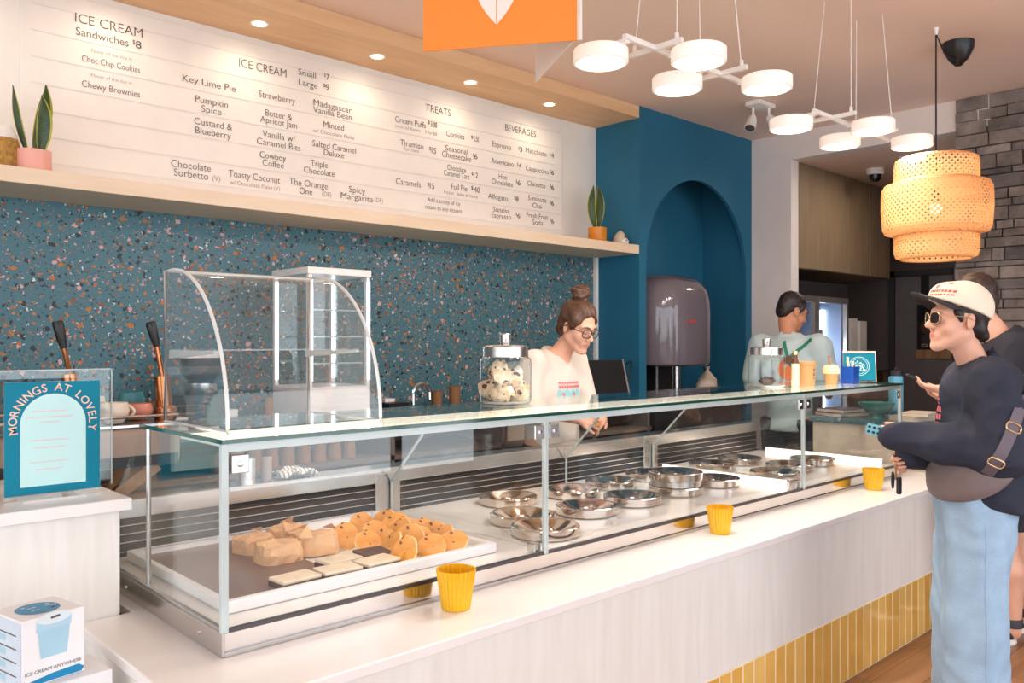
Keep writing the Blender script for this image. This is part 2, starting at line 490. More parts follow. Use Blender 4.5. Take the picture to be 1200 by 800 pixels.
def empty(name, loc, label=None, cat=None, group=None):
    o = bpy.data.objects.new(name, None); COL.objects.link(o)
    o.location = loc; o.empty_display_size = .05
    ORG[o] = Vector(loc)
    if label: tag(o, label, cat, group)
    return o
def tag(o, label, cat, group=None, kind=None):
    o['label'] = label; o['category'] = cat
    if group: o['group'] = group
    if kind: o['kind'] = kind
    return o
def struct(o):
    o['kind'] = 'structure'; return o
def part(name, parent, fn, bev=0, label=None):
    mb = MB(); fn(mb)
    o = mb.build(name, parent, bev)
    if label: o['label'] = label
    return o
def copy_tree(o, parent=None):
    c = o.copy(); COL.objects.link(c); c.parent = parent
    ORG[c] = ORG.get(o, Vector())
    for ch in list(o.children): copy_tree(ch, c)
    return c

def text_mesh(body, target_w=None, cap=.04, spacing=1.0, bold=0):
    """flat lettering in the XZ plane: centred at origin, cap height 'cap', stretched to width"""
    cu = bpy.data.curves.new('t', 'FONT'); cu.body = body; cu.resolution_u = 3; cu.space_character = spacing
    cu.extrude = 0.0; cu.offset = bold
    o = bpy.data.objects.new('t', cu); COL.objects.link(o)
    dg = bpy.context.evaluated_depsgraph_get()
    me = bpy.data.meshes.new_from_object(o.evaluated_get(dg))
    vs = [v.co.copy() for v in me.vertices]; fs = [list(p.vertices) for p in me.polygons]
    COL.objects.unlink(o); bpy.data.objects.remove(o); bpy.data.curves.remove(cu); bpy.data.meshes.remove(me)
    if not vs: return [], []
    x0 = min(v.x for v in vs); x1 = max(v.x for v in vs)
    k = cap / .69
    kx = k if target_w is None else target_w / (x1 - x0)
    cx = (x0 + x1) / 2
    return [Vector(((v.x - cx) * kx, 0, (v.y - .345) * k)) for v in vs], fs

def price_mesh(body, target_w, cap):
    a, fa = text_mesh('$', target_w * .26, cap * .62); b, fb = text_mesh(body[1:], target_w * .66, cap)
    a = [v + Vector((-target_w * .37, 0, cap * .22)) for v in a]; b = [v + Vector((target_w * .17, 0, 0)) for v in b]
    return a + b, fa + [[i + len(a) for i in f] for f in fb]
# ------------------------------------------------------------------ the room
CEIL = 3.17
WB = 4.107          # back wall
COLX = 4.72         # left face of the blue column
COLY = 3.7          # front of the blue column, shelf and soffit
ENDX = 6.217        # end wall
XL, YF = -3.2, -3.4 # shop front sides

def S(name, fn, bev=0):
    return struct(part(name, None, fn, bev))
S('floor', lambda b: b.box(XL, 9.6, YF, 5, -.05, 0, M['floor']))
S('ceiling', lambda b: b.box(XL, ENDX + .1, YF, WB + .1, CEIL, CEIL + .08, M['ceiling_bounce_tint']))
S('wall_back', lambda b: (b.box(XL, COLX, WB, WB + .1, 0, 2.14, M['terrazzo']), b.box(XL, COLX, WB, WB + .1, 2.14, CEIL, M['board'])))
# blue column with its arched niche
def column(b):
    x0, x1 = COLX, ENDX
    ax0, ax1 = 4.80, 6.126; r = (ax1 - ax0) / 2; cx = (ax0 + ax1) / 2; zs = 2.735 - r
    n = 28
    arc = [(cx + r * math.cos(PI - PI * i / n), zs + r * math.sin(PI - PI * i / n)) for i in range(n + 1)]
    vs = []; fs = []
    # front face: strips between the arch and the outline
    def P(x, z, y=COLY): vs.append((x, y, z)); return len(vs) - 1
    for i in range(n):
        (xa, za), (xb, zb) = arc[i], arc[i + 1]
        fs.append([P(xa, za), P(xb, zb), P(xb, CEIL), P(xa, CEIL)])
    fs.append([P(x0, 0), P(ax0, 0), P(ax0, CEIL), P(x0, CEIL)])
    fs.append([P(ax1, 0), P(x1, 0), P(x1, CEIL), P(ax1, CEIL)])
    # edge of the arch, then the square alcove behind it
    yb = COLY + .03
    full = [(ax0, 0)] + arc + [(ax1, 0)]
    for i in range(len(full) - 1):
        (xa, za), (xb, zb) = full[i], full[i + 1]
        fs.append([P(xa, za), P(xb, zb), P(xb, zb, yb), P(xa, za, yb)])
    l, r_, bk, tp = ax0 - .03, ax1 + .008, 4.12, 2.95
    fs.append([P(l, 0, bk), P(r_, 0, bk), P(r_, tp, bk), P(l, tp, bk)])
    fs.append([P(l, 0, yb), P(l, 0, bk), P(l, tp, bk), P(l, tp, yb)])
    fs.append([P(r_, 0, yb), P(r_, 0, bk), P(r_, tp, bk), P(r_, tp, yb)])
    fs.append([P(l, tp, yb), P(r_, tp, yb), P(r_, tp, bk), P(l, tp, bk)])
    for i in range(n):
        (xa, za), (xb, zb) = arc[i], arc[i + 1]
        fs.append([P(xa, za, yb), P(xb, zb, yb), P(xb, tp, yb), P(xa, tp, yb)])
    fs.append([P(x0, 0), P(x0, 0, WB + .1), P(x0, CEIL, WB + .1), P(x0, CEIL)])
    b.add(vs, fs, M['blue'])
S('column', column)
S('trim_1', lambda b: b.box(COLX - .03, COLX - .004, WB - .03, WB - .002, 1.1, 2.12, M['white_paint']))
S('soffit', lambda b: b.box(XL, COLX - .002, COLY, WB, 3.085, CEIL - .002, M['soffit']))
# end wall: pier beside the column, header over the opening, stone beyond
S('wall_right', lambda b: (b.box(ENDX, ENDX + .12, 3.348, WB + .1, 0, CEIL, M['header']),
                           b.box(ENDX, ENDX + .12, 1.9, 3.348, 2.956, CEIL, M['header'])))
def stones(b):
    rr = random.Random(3)
    y0, y1 = YF, 2.116
    b.box(ENDX + .02, ENDX + .12, y0, y1, 0, CEIL, M['dark_wall'])
    z = 0
    while z < CEIL:
        h = rr.uniform(.035, .10); h = min(h, CEIL - z)
        if CEIL - z - h < .04: h = CEIL - z
        y = y1
        while y > .2:
            wd = rr.uniform(.07, .36); d = rr.uniform(0, .035)
            ya = max(y - wd, 0)
            if rr.random() < .25 and h > .1:
                hh = h * rr.uniform(.4, .6)
                for (za, zb) in ((z, z + hh), (z + hh, z + h)):
                    d = rr.uniform(0, .035)
                    b.box(ENDX - d, ENDX + .03, ya + .004, y - .004, za + .003, zb - .003, M['stone'])
            else:
                b.box(ENDX - d, ENDX + .03, ya + .004, y - .004, z + .003, z + h - .003, M['stone'])
            y = ya
            if y <= 0: break
        z += h
S('wall_stone', stones, .004)
# back room behind the opening
S('ceiling_back_room', lambda b: b.box(ENDX + .12, 9.1, 1.4, 4.6, 2.956, 3.02, M['ceiling_bounce_tint']))
S('wall_back_room', lambda b: (b.box(9.0, 9.1, 1.4, 4.6, 0, 2.956, M['dark_wall']), b.box(ENDX + .12, 9.1, 4.5, 4.6, 0, 2.956, M['dark_wall']),
                               b.box(ENDX + .12, 9.1, 1.4, 1.5, 0, 2.956, M['dark_wall'])))
# shop front: glazed openings let in the daylight
def shopfront(b):
    b.box(XL, 9.1, YF - .1, YF, 0, .12, M['charcoal'])
    b.box(XL, 9.1, YF - .1, YF, 3.0, CEIL + .08, M['charcoal'])
    for x in (XL + .05, -1.1, 1.0, 3.1, 5.2, 7.3): b.box(x - .04, x + .04, YF - .1, YF, .12, 3.0, M['charcoal'])
S('wall_front', shopfront)
def sidefront(b):
    b.box(XL - .1, XL, YF, 5, 0, .12, M['charcoal']); b.box(XL - .1, XL, YF, 5, 3.0, CEIL + .08, M['charcoal'])
    b.box(XL - .1, XL, 2.6, 5, .12, 3.0, M['white_paint'])
    for y in (-1.4, .6): b.box(XL - .1, XL, y - .04, y + .04, .12, 3.0, M['charcoal'])
S('wall_left', sidefront)
# grey door in the back room
def door(b):
    ya, yb = 3.06, 3.62
    b.box(8.93, 8.998, ya - .06, yb + .06, 0, 2.23, M['grey_door'])
    b.box(8.9, 8.93, ya, yb, .01, 2.17, M['grey_door'])
d1 = S('door_1', door, .004)
part('door_closer', d1, lambda b: b.box(8.84, 8.9, 3.28, 3.34, 1.95, 2.17, M['black']))
part('door_frame', d1, lambda b: (b.box(8.88, 8.93, 3.62, 3.68, 0, 2.23, M['charcoal']), b.box(8.88, 8.93, 3.06, 3.68, 2.17, 2.23, M['charcoal'])))

# ------------------------------------------------------------------ menu wall
menu = empty('menu_board', (2.6, 4.09, 2.6), 'long white menu board with grey lettering above the timber shelf', 'menu board')
part('backing_panel', menu, lambda b: b.box(.93, 4.34, 4.092, WB - .001, 2.192, 3.05, M['board']), .003)
for i, z in enumerate((2.232, 2.285, 2.40, 2.515, 2.63, 2.745, 2.86, 2.975)):
    part('rail', menu, lambda b: (b.box(.97, 4.32, 4.0895, 4.0925, z, z + .006, M['rail']),))
TXT = [
 [("ICE CREAM", 88, 167, 29.5, .043), ("Sandwiches", 89, 150.5, 43, .036), ("$8", 155.5, 165.5, 52, .034)],
 [("Flavor of the day in", 107, 154.5, 64, -.016), ("Choc Chip Cookies", 96, 164, 75, .028)],
 [("Flavor of the day in", 107, 154.5, 92.5, -.016), ("Chewy Brownies", 96, 164, 104, .030)],
 [("Key Lime Pie", 214, 276, 97.5, .034)],
 [("Pumpkin", 229, 267, 119, .034), ("Spice", 236, 259.5, 129, .034)],
 [("Custard &", 227.5, 272, 145, .034), ("Blueberry", 229, 270.5, 155.5, .034)],
 [("ICE CREAM", 280, 335.5, 79.5, .043)],
 [("Small", 349.5, 370, 86, .034), ("$7", 380, 386, 90, .034), ("Large", 350, 372, 98, .034), ("$9", 379, 386, 102, .034)],
 [("Strawberry", 303, 346, 114, .034)],
 [("Butter &", 311, 342, 134.5, .034), ("Apricot Jam", 305, 348, 143, .034)],
 [("Vanilla w/", 307.5, 346, 159.5, .034), ("Caramel Bits", 301, 352, 169, .034)],
 [("Cowboy", 304.5, 335, 183, .034), ("Coffee", 307.5, 332.5, 192, .034)],
 [("Madagascar", 367.5, 412, 124.5, .034), ("Vanilla Bean", 367, 412, 132.5, .034)],
 [("Minted", 379, 403, 147.5, .034), ("w/ Chocolate Flake", 367, 415, 157, -.02)],
 [("Salted Caramel", 366, 417, 172, .034), ("Deluxe", 379.5, 403, 180, .034)],
 [("Triple", 364, 384, 192, .034), ("Chocolate", 356, 392, 201, .034)],
 [("Chocolate", 200.5, 247, 194, .036), ("Sorbetto", 204, 244, 204, .036), ("(V)", 249, 258, 209, -.026)],
 [("Toasty Coconut", 268, 328, 207, .036), ("w/ Chocolate Flake (V)", 269.5, 328, 217, -.022)],
 [("The Orange", 339, 384, 215, .036), ("One", 351, 366, 224, .036), ("(DF)", 377.5, 388, 227.5, -.026)],
 [("Spicy", 409, 428, 222.5, .036), ("Margarita", 399.5, 437, 231, .036), ("(DF)", 439, 449, 234.5, -.026)],
 [("TREATS", 499, 528, 129, .043)],
 [("Cream Puffs", 463, 499, 143, .036), ("$3.00", 501, 512, 145.5, .034), ("assorted flavors    3 for $8", 463, 512, 152, -.02)],
 [("Cookies", 523, 544, 158, .036), ("$2.50", 552, 561, 162.5, .034)],
 [("Tiramisu", 469, 496, 169, .036), ("for two", 473, 491, 175.5, -.024), ("$15", 503, 511, 176, .036)],
 [("Seasonal", 522, 548, 175.5, .036), ("Cheesecake", 518, 552, 183, .038), ("$6", 554, 559.5, 183, .034)],
 [("Chocolate", 524, 546, 197.5, .033), ("Caramel Tart", 520, 550, 204.5, .033), ("$12", 552.5, 560, 205, .034)],
 [("Caramels", 464, 493, 214, .036), ("$15", 501, 509, 217.5, .034)],
 [("Full Pie", 529, 547.5, 219.5, .036), ("$40", 552, 562, 222, .036), ("frozen   bake at home", 520, 559.5, 227.5, -.022)],
 [("Add a scoop of ice", 501, 539, 236, .027), ("cream to any dessert", 498, 541, 244.5, .027)],
 [("BEVERAGES", 592, 628, 153, .043)],
 [("Espresso", 577, 599, 170.5, .034), ("$3", 607.5, 612, 175, .034)],
 [("Macchiato", 616, 640.5, 178, .034), ("$4", 644, 649, 182, .034)],
 [("Americano", 575.5, 602, 190, .034), ("$4", 606, 611, 194, .034)],
 [("Cappuccino", 616, 643, 199, .034), ("$6", 644.5, 649, 202, .034)],
 [("Hot", 584.5, 594, 207, .034), ("Chocolate", 576, 601, 214, .034), ("$6", 604.5, 610, 214, .034)],
 [("Chinotto", 618, 639, 216, .034), ("$6", 644.5, 649, 219.5, .034)],
 [("Affogato", 572, 595, 231, .034), ("$8", 602.5, 607.5, 233, .034)],
 [("5-minute", 619, 640, 233, .034), ("Chai", 624, 635, 241, .034), ("$6", 644.5, 649, 238, .034)],
 [("Sunrise", 578, 597, 246, .034), ("Espresso", 576, 599, 253, .034), ("$6", 604.5, 609.5, 252.5, .034)],
 [("Fresh Fruit", 617, 642, 253, .034), ("Soda", 624, 636, 260.5, .034), ("$6", 644.5, 649, 259, .034)],
]
for ent in TXT:
    for (body, xl, xr, yc, cap) in ent:
        a = atY(xl, yc, 4.09); c = atY(xr, yc, 4.09); z = atY((xl + xr) / 2, yc, 4.09).z
        m = M['ink_light'] if cap < 0 else M['ink']
        mb = MB(); vs, fs = price_mesh(body, c.x - a.x, cap) if body[0] == '$' else text_mesh(body, c.x - a.x, abs(cap), 1, -.008)
        mb.add([v + Vector(((a.x + c.x) / 2, 4.0892 if cap > 0 else 4.0893, z)) for v in vs], fs, m)
        mb.build('lettering', menu)

shelf = part('wall_shelf', None, lambda b: b.box(XL + .01, COLX - .001, COLY, WB - .001, 2.12, 2.184, M['shelf']), .003)
tag(shelf, 'long pale timber shelf running under the white menu wall', 'shelf')

# downlights in the soffit
for i, (x, lab) in enumerate(((.6, 'small round downlight in the timber soffit, far left one beyond the menu'), (1.28, 'small round downlight in the timber soffit, second from the left end'),
           (1.94, 'small round downlight glowing in the soffit above the large menu heading'), (2.64, 'small round downlight glowing in the soffit above the small and large prices'),
           (3.32, 'small round downlight glowing in the soffit above the menu treats'), (4.01, 'small round downlight glowing in the soffit nearest the blue column'))):
    o = empty('downlight', (x, 3.9, 3.085), lab, 'downlight', 'downlights in the timber soffit')
    part('trim_ring', o, lambda b: b.lathe([(.032, -.002), (.046, -.004), (.046, .0)], M['white_metal'], (x, 3.9, 3.085)))
    part('lamp', o, lambda b: b.lathe([(0, -.003), (.033, -.003)], M['spot_glow'], (x, 3.9, 3.0845), 24))
    ld = bpy.data.lights.new('downlight_beam', 'SPOT'); ld.energy = 6; ld.color = (1, .80, .58); ld.spot_size = R(165); ld.spot_blend = 1; ld.shadow_soft_size = .04
    lo = bpy.data.objects.new('downlight_beam', ld); COL.objects.link(lo); lo.parent = o; lo.location = (0, 0, -.012)
# ------------------------------------------------------------------ counter
LZ = .7425; LY = 1.675; CX0, CX1 = .69, 5.06
ctr = empty('serving_counter', (2.9, 2.0, 0), 'long white serving counter with a yellow tiled base carrying the glass case', 'counter')
part('countertop', ctr, lambda b: b.prism([(CX0, LY - .012), (CX1, LY - .012), (CX1, 2.94), (.832, 2.94), (.832, 2.438), (CX0, 2.438)], LZ - .03, LZ, M['ledge']), .004)
part('front_panel', ctr, lambda b: b.box(CX0 + .03, CX1 - .03, LY + .008, LY + .03, .298, LZ - .03, M['whitewood']))
part('end_panel', ctr, lambda b: b.box(CX0 + .012, CX0 + .03, LY + .008, 2.43, 0, LZ - .03, M['whitewood']))
part('inner_body', ctr, lambda b: (b.box(CX0 + .03, CX1 - .03, LY + .03, LY + .05, 0, LZ - .03, M['whitewood']), b.box(.84, CX1 - .03, 2.9, 2.93, 0, LZ - .03, M['dark_steel']),
                                   b.box(CX1 - .03, CX1 - .015, LY + .008, 2.93, 0, LZ - .03, M['whitewood'])))
def tiles(b):
    b.box(CX0 + .03, CX1 - .03, LY + .0045, LY + .03, 0, .298, M['grout'])
    x = CX0 + .03
    while x < CX1 - .1:
        b.box(x + .004, x + .0745, LY + .003, LY + .014, .004, .294, M['tile']); x += .0785
part('tiled_base', ctr, tiles, .002)

# ------------------------------------------------------------------ glass display case
X0, X1 = .87, 4.84; YA = 1.935; YB = 2.84; YT = 2.475; GT = 1.255; GZ = .808
DIV = (1.978, 3.72)
case = empty('glass_display_case', (2.85, 2.3, LZ), 'long three-bay glass display case with steel base on the white counter', 'display case')
part('base_plinth', case, lambda b: (b.box(X0 + .004, X1, YA + .004, YB, LZ + .001, GZ - .012, M['mirror_steel'])), .002)
part('base_strip', case, lambda b: (b.box(X0, X1, YA - .002, YA + .004, LZ + .014, LZ + .056, M['mirror_steel']),
                                    b.box(X0, X1 + .004, YA - .006, YA + .004, LZ + .0005, LZ + .011, M['steel'])), .001)
part('end_plate', case, lambda b: b.box(X0 - .006, X0 + .003, YA - .004, YB, LZ + .0005, LZ + .058, M['steel']), .002)
part('bolt', case, lambda b: b.lathe([(0, .004), (.006, .003), (.006, 0)], M['chrome'], (0, 0, 0), 12, Matrix.Translation((X0 - .006, YA + .13, LZ + .03)) @ Matrix.Rotation(-PI / 2, 4, 'Y')))
part('bolt', case, lambda b: b.lathe([(0, .004), (.006, .003), (.006, 0)], M['chrome'], (0, 0, 0), 12, Matrix.Translation((X0 - .006, YB - .25, LZ + .03)) @ Matrix.Rotation(-PI / 2, 4, 'Y')))
part('sill_rail', case, lambda b: (b.box(X0, X1, YA, YA + .012, GZ - .012, GZ, M['dark_steel']), b.box(X0, X0 + .012, YA, YB, GZ - .012, GZ, M['steel']), b.box(X1 - .012, X1, YA, YB, GZ - .012, GZ, M['steel'])), .001)
DK = .802
part('deck', case, lambda b: b.box(X0 + .012, X1 - .012, YA + .012, YB - .004, GZ - .012, DK, M['deck']))
# glazing
for i, (xa, xb) in enumerate(((X0 + .012, DIV[0]), (DIV[0], DIV[1]), (DIV[1], X1 - .006))):
    g = part('front_pane', case, lambda b: b.box(xa + .004, xb - .004, YA + .001, YA + .007, GZ, GT - .002, M['glass']))
part('end_pane', case, lambda b: b.prism([(YA + .01, GZ), (YB - .02, GZ), (YB - .02, .93), (YT, GT - .002), (YA + .01, GT - .002)], X0 + .003, X0 + .009, M['glass'], 'x'))
part('end_pane', case, lambda b: b.prism([(YA + .01, GZ), (YB - .02, GZ), (YB - .02, .93), (YT, GT - .002), (YA + .01, GT - .002)], X1 - .009, X1 - .003, M['glass'], 'x'))
for xd in DIV:
    part('divider_pane', case, lambda b: b.prism([(YA + .03, GZ), (YB - .02, GZ), (YB - .02, .93), (YT + .05, GT - .03), (YA + .03, GT - .03)], xd - .003, xd + .003, M['glass'], 'x'))
    part('divider_edge', case, lambda b: b.tube([(xd, YB - .02, DK + .003), (xd, YB - .02, .93), (xd, YT + .05, GT - .03)], .0055, M['glass_pale'], 4))
part('divider_pane', case, lambda b: b.prism([(YA + .05, GZ), (YB - .02, GZ), (YB - .02, .93), (YT + .05, GT - .03), (YA + .05, GT - .03)], 3.02 - .003, 3.02 + .003, M['glass'], 'x'))
part('divider_edge', case, lambda b: b.tube([(3.02, YB - .02, DK + .003), (3.02, YB - .02, .93), (3.02, YT + .05, GT - .03)], .0055, M['glass_pale'], 4))
def top(b):
    b.box(X0 - .005, X1 + .005, YA - .005, YT, GT, GT + .009, M['glass_top'])
part('top_pane', case, top)
def topedge(b):
    e = .0012
    b.box(X0 - .007, X1 + .007, YA - .0075, YA - .005, GT - .001, GT + .0095, M['glass_edge'])
    b.box(X0 - .0075, X0 - .005, YA - .005, YT, GT - .001, GT + .0095, M['glass_edge'])
    b.box(X1 + .005, X1 + .0075, YA - .005, YT, GT - .001, GT + .0095, M['glass_edge'])
part('green_edge', case, topedge)
part('frosted_border', case, lambda b: (b.box(X0 + .01, X1 - .01, YA + .0005, YA + .001, GT - .022, GT - .001, M['glass_pale']),))
part('light_housing', case, lambda b: b.box(X0 + .015, X1 - .015, YA + .012, YA + .30, GT - .014, GT - .004, M['white_metal']), .002)
part('light_diffuser', case, lambda b: b.box(X0 + .02, X1 - .02, YA + .014, YA + .296, GT - .004, GT - .002, M['led_soft']))
part('light_strip', case, lambda b: b.box(X0 + .03, X1 - .03, YA + .05, YA + .09, GT - .018, GT - .0145, M['led_case']))
# posts at front corners and joints
for x in (X0 + .004, X1 - .004):
    part('corner_post', case, lambda b: b.box(x - .009, x + .009, YA - .002, YA + .014, GZ - .01, GT - .001, M['glass_pale']), .002)
for x in DIV:
    part('joint_post', case, lambda b: (b.box(x - .011, x - .001, YA - .001, YA + .012, GZ - .01, GT - .001, M['glass_pale']), b.box(x + .001, x + .007, YA - .001, YA + .012, GZ - .01, GT - .001, M['glass_pale'])), .001)
part('rear_post', case, lambda b: b.tube([(X0 + .012, YT - .02, GZ), (X0 + .012, YT - .02, GT)], .007, M['steel'], 10))
# clamps under the glass top
for x, s in ((X0 + .02, 1), (DIV[0] - .012, -1), (DIV[0] + .012, 1), (DIV[1] - .012, -1), (DIV[1] + .012, 1), (X1 - .02, -1)):
    cl = part('clamp', case, lambda b: b.box(min(x, x + s * .045), max(x, x + s * .045), YA - .003, YA + .001, GT - .075, GT - .03, M['steel']), .003)
    part('clamp_screw', cl, lambda b: b.lathe([(0, .004), (.007, .003), (.008, 0)], M['chrome'], (0, 0, 0), 12, Matrix.Translation((x + s * .022, YA - .003, GT - .053)) @ Matrix.Rotation(PI / 2, 4, 'X')))
# rear louvre wall and staff ledge
part('rear_ledge', case, lambda b: (b.box(X0, X1, YB, YB + .1, .965, .985, M['steel']), b.box(X0, X1, YB - .006, YB + .006, .925, .985, M['steel']), b.box(X0, X1, YB + .07, YB + .09, .75, .965, M['steel'])), .003)
part('rear_vent', case, lambda b: b.box(X0, X1, YB + .006, YB + .03, LZ, .925, M['black']))
def louv(b):
    for z in (.815, .845, .872, .9):
        b.box(X0 + .02, X1 - .02, YB - .004, YB + .012, z, z + .004, M['steel'])
part('louvres', case, louv, .001)
for xd in DIV:
    part('rear_bracket', case, lambda b: b.box(xd - .07, xd + .05, YB - .012, YB - .004, DK, .965, M['steel']), .002)
    part('pane_foot', case, lambda b: b.box(xd - .035, xd - .006, YA + .02, YA + .06, DK, DK + .03, M['steel']), .003)
for x in (DIV[1] - .01, X1 - .06):
    part('light_strip', case, lambda b: b.box(x - .012, x - .008, YA + .08, YB - .1, DK + .001, DK + .03, M['led_warm']))
    part('strip_channel', case, lambda b: b.box(x - .008, x + .004, YA + .08, YB - .1, DK + .001, DK + .034, M['white_metal']))

# ------------------------------------------------------------------ case contents
tr = empty('serving_tray', (1.4, 2.33, DK), 'wide white rectangular tray of bakes in the left bay of the case', 'tray')
TX0, TX1, TY0, TY1 = .93, 1.86, 2.05, 2.78
def tray(b):
    for (xa, xb, ya, yb) in ((TX0, TX1, TY0, TY0 + .02), (TX0, TX1, TY1 - .02, TY1), (TX0, TX0 + .02, TY0 + .02, TY1 - .02), (TX1 - .02, TX1, TY0 + .02, TY1 - .02)):
        b.box(xa, xb, ya, yb, DK + .001, DK + .034, M['tray'])
part('tray_rim', tr, tray, .005)
part('tray_base', tr, lambda b: b.box(TX0 + .02, TX1 - .02, TY0 + .02, TY1 - .02, DK + .001, DK + .008, M['tray']))
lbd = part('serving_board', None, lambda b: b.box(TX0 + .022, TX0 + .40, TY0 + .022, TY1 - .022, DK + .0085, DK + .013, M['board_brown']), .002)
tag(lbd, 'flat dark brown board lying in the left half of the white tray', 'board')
TB = DK + .0135
# cookies, leaning on one another
def cookie_mesh(b, seed):
    rr = random.Random(seed); ph = [rr.uniform(0, 6) for _ in range(4)]
    def rf(r, z, a):
        return r * (1 + .04 * math.sin(2 * a + ph[0]) + .03 * math.sin(3 * a + ph[1]) + .02 * math.sin(7 * a + ph[2]))
    b.lathe([(0, -.006), (.044, -.006), (.0485, -.001), (.046, .0048)], M['cookie_side'], (0, 0, 0), 36, None, rf); b.lathe([(.046, .0048), (.04, .0062), (.03, .0066), (.02, .007), (.01, .0072), (0, .0072)], M['cookie'], (0, 0, 0), 36, None, rf)
    for v in b.v: v.z += .0016 * noise.noise(v * 55 + Vector((seed * 9, 0, 0))) + (.0014 * noise.noise(v * 130) if v.z > 0 else 0)
ck_src = []
for s in range(3):
    mb = MB(); cookie_mesh(mb, s)
    ck_src.append(mb)
CK = [(405, 625), (424, 612), (440, 619), (449.5, 608.5), (463, 611.5), (468, 620.5), (432, 633), (446, 629), (458, 636), (477, 644), (480, 627), (491, 631), (497, 617.5), (507, 622), (517, 626), (511, 638), (537, 633), (472, 616)]
rr = random.Random(5)
first = {}
for i, (px, py) in enumerate(CK):
    h = TB + .034 + (.012 if i in (3, 4, 5, 17, 10) else 0)
    p = atZ(px, py + 3, h)
    s = i % 3
    if s not in first:
        o = ck_src[s].build('cookie'); first[s] = o
    else:
        o = first[s].copy(); COL.objects.link(o)
    tag(o, 'golden brown chocolate chip cookie leaning in the heap on the white tray', 'cookie', 'chip cookies heaped on the tray')
    p.y = max(p.y, TY0 + .062); o.location = p
    o.rotation_euler = (R(rr.uniform(34, 68)), R(rr.uniform(-18, 18)), R(-40 + rr.uniform(-48, 44)))
# parchment wrapped bars
def wrapped(b, w, d, h, seed):
    rr = random.Random(seed)
    def fn(v): return v + Vector((rr.uniform(-1, 1), rr.uniform(-1, 1), rr.uniform(-1, 1))) * .006
    n = 5; vs = []; fs = []
    for (za, sc) in ((0, 1), (h * .45, 1.02), (h * .95, .94), (h, .7)):
        for k in range(20):
            a = 2 * PI * k / 20; c, s_ = math.cos(a), math.sin(a)
            q = (abs(c) ** 5 + abs(s_) ** 5) ** (-1 / 5)
            vs.append(fn(Vector((c * q * w / 2 * sc, s_ * q * d / 2 * sc, za))))
    for r_ in range(3):
        for k in range(20): fs.append((r_ * 20 + k, r_ * 20 + (k + 1) % 20, r_ * 20 + 20 + (k + 1) % 20, r_ * 20 + 20 + k))
    fs.append(list(range(60, 80))); fs.append(list(range(20))[::-1])
    for v in vs[:20]: v.z = 0
    b.add(vs, fs, M['parchment'])
    b.add([fn(Vector(p)) for p in ((-w / 2, -d * .5, h * .9), (-w * .1, -d * .55, h), (-w * .2, -d * .1, h * 1.35), (w / 2, d * .3, h), (w * .2, d * .5, h * 1.1), (w * .35, 0, h * 1.4))], [(0, 1, 2), (3, 4, 5)], M['parchment'])
WR = [(297, 632, .11, .09, .045, 12, 'parchment-wrapped bar at the left end of the tray, beside the corner post'),
      (327, 643, .12, .1, .055, -8, 'parchment-wrapped bar at the front of the wrapped bars, left of the slabs'),
      (335, 622, .12, .09, .05, 25, 'parchment-wrapped bar at the back of the tray behind the other wraps'),
      (371, 634, .12, .09, .06, -20, 'parchment-wrapped bar with loose flap next to the cookies'),
      (352, 628, .07, .09, .045, 8, 'small parchment-wrapped bar squeezed between the larger wraps')]
for i, (px, py, w_, d_, h_, a_, lab) in enumerate(WR):
    mb = MB(); wrapped(mb, w_ * 1.12, d_ * 1.1, h_ * 1.1, i)
    o = mb.build('wrapped_bar'); tag(o, lab, 'cake', 'parchment-wrapped bars on the tray')
    o.location = atZ(px, py + 6, TB + .02); o.location.z = TB; o.rotation_euler.z = R(a_)
SL = [(1.17, 2.135, 3, 'cream-topped chocolate slab at the left end of the front row on the tray'), (1.305, 2.13, -4, 'cream-topped chocolate slab in the middle of the front row on the tray'),
      (1.44, 2.13, 5, 'cream-topped chocolate slab at the right of the front row by the cookies'), (1.50, 2.225, -6, 'dark chocolate slab resting beside the front cookies on the tray'),
      (1.365, 2.222, 4, 'cream-topped chocolate slab in the second row in front of the wrapped bars')]
for i, (px, py, a_, lab) in enumerate(SL):
    o = empty('chocolate_slab', (0, 0, 0), lab, 'cake', 'chocolate slabs on the tray')
    part('cake_base', o, lambda b: b.box(-.062, .062, -.042, .042, 0, .016, M['chocolate']), .003)
    part('cake_topping', o, lambda b: b.box(-.061, .061, -.041, .041, .016, .026, M['cake_cream' if i != 3 else 'chocolate']), .003)
    o.location = (px, py, TB); o.rotation_euler.z = R(a_)

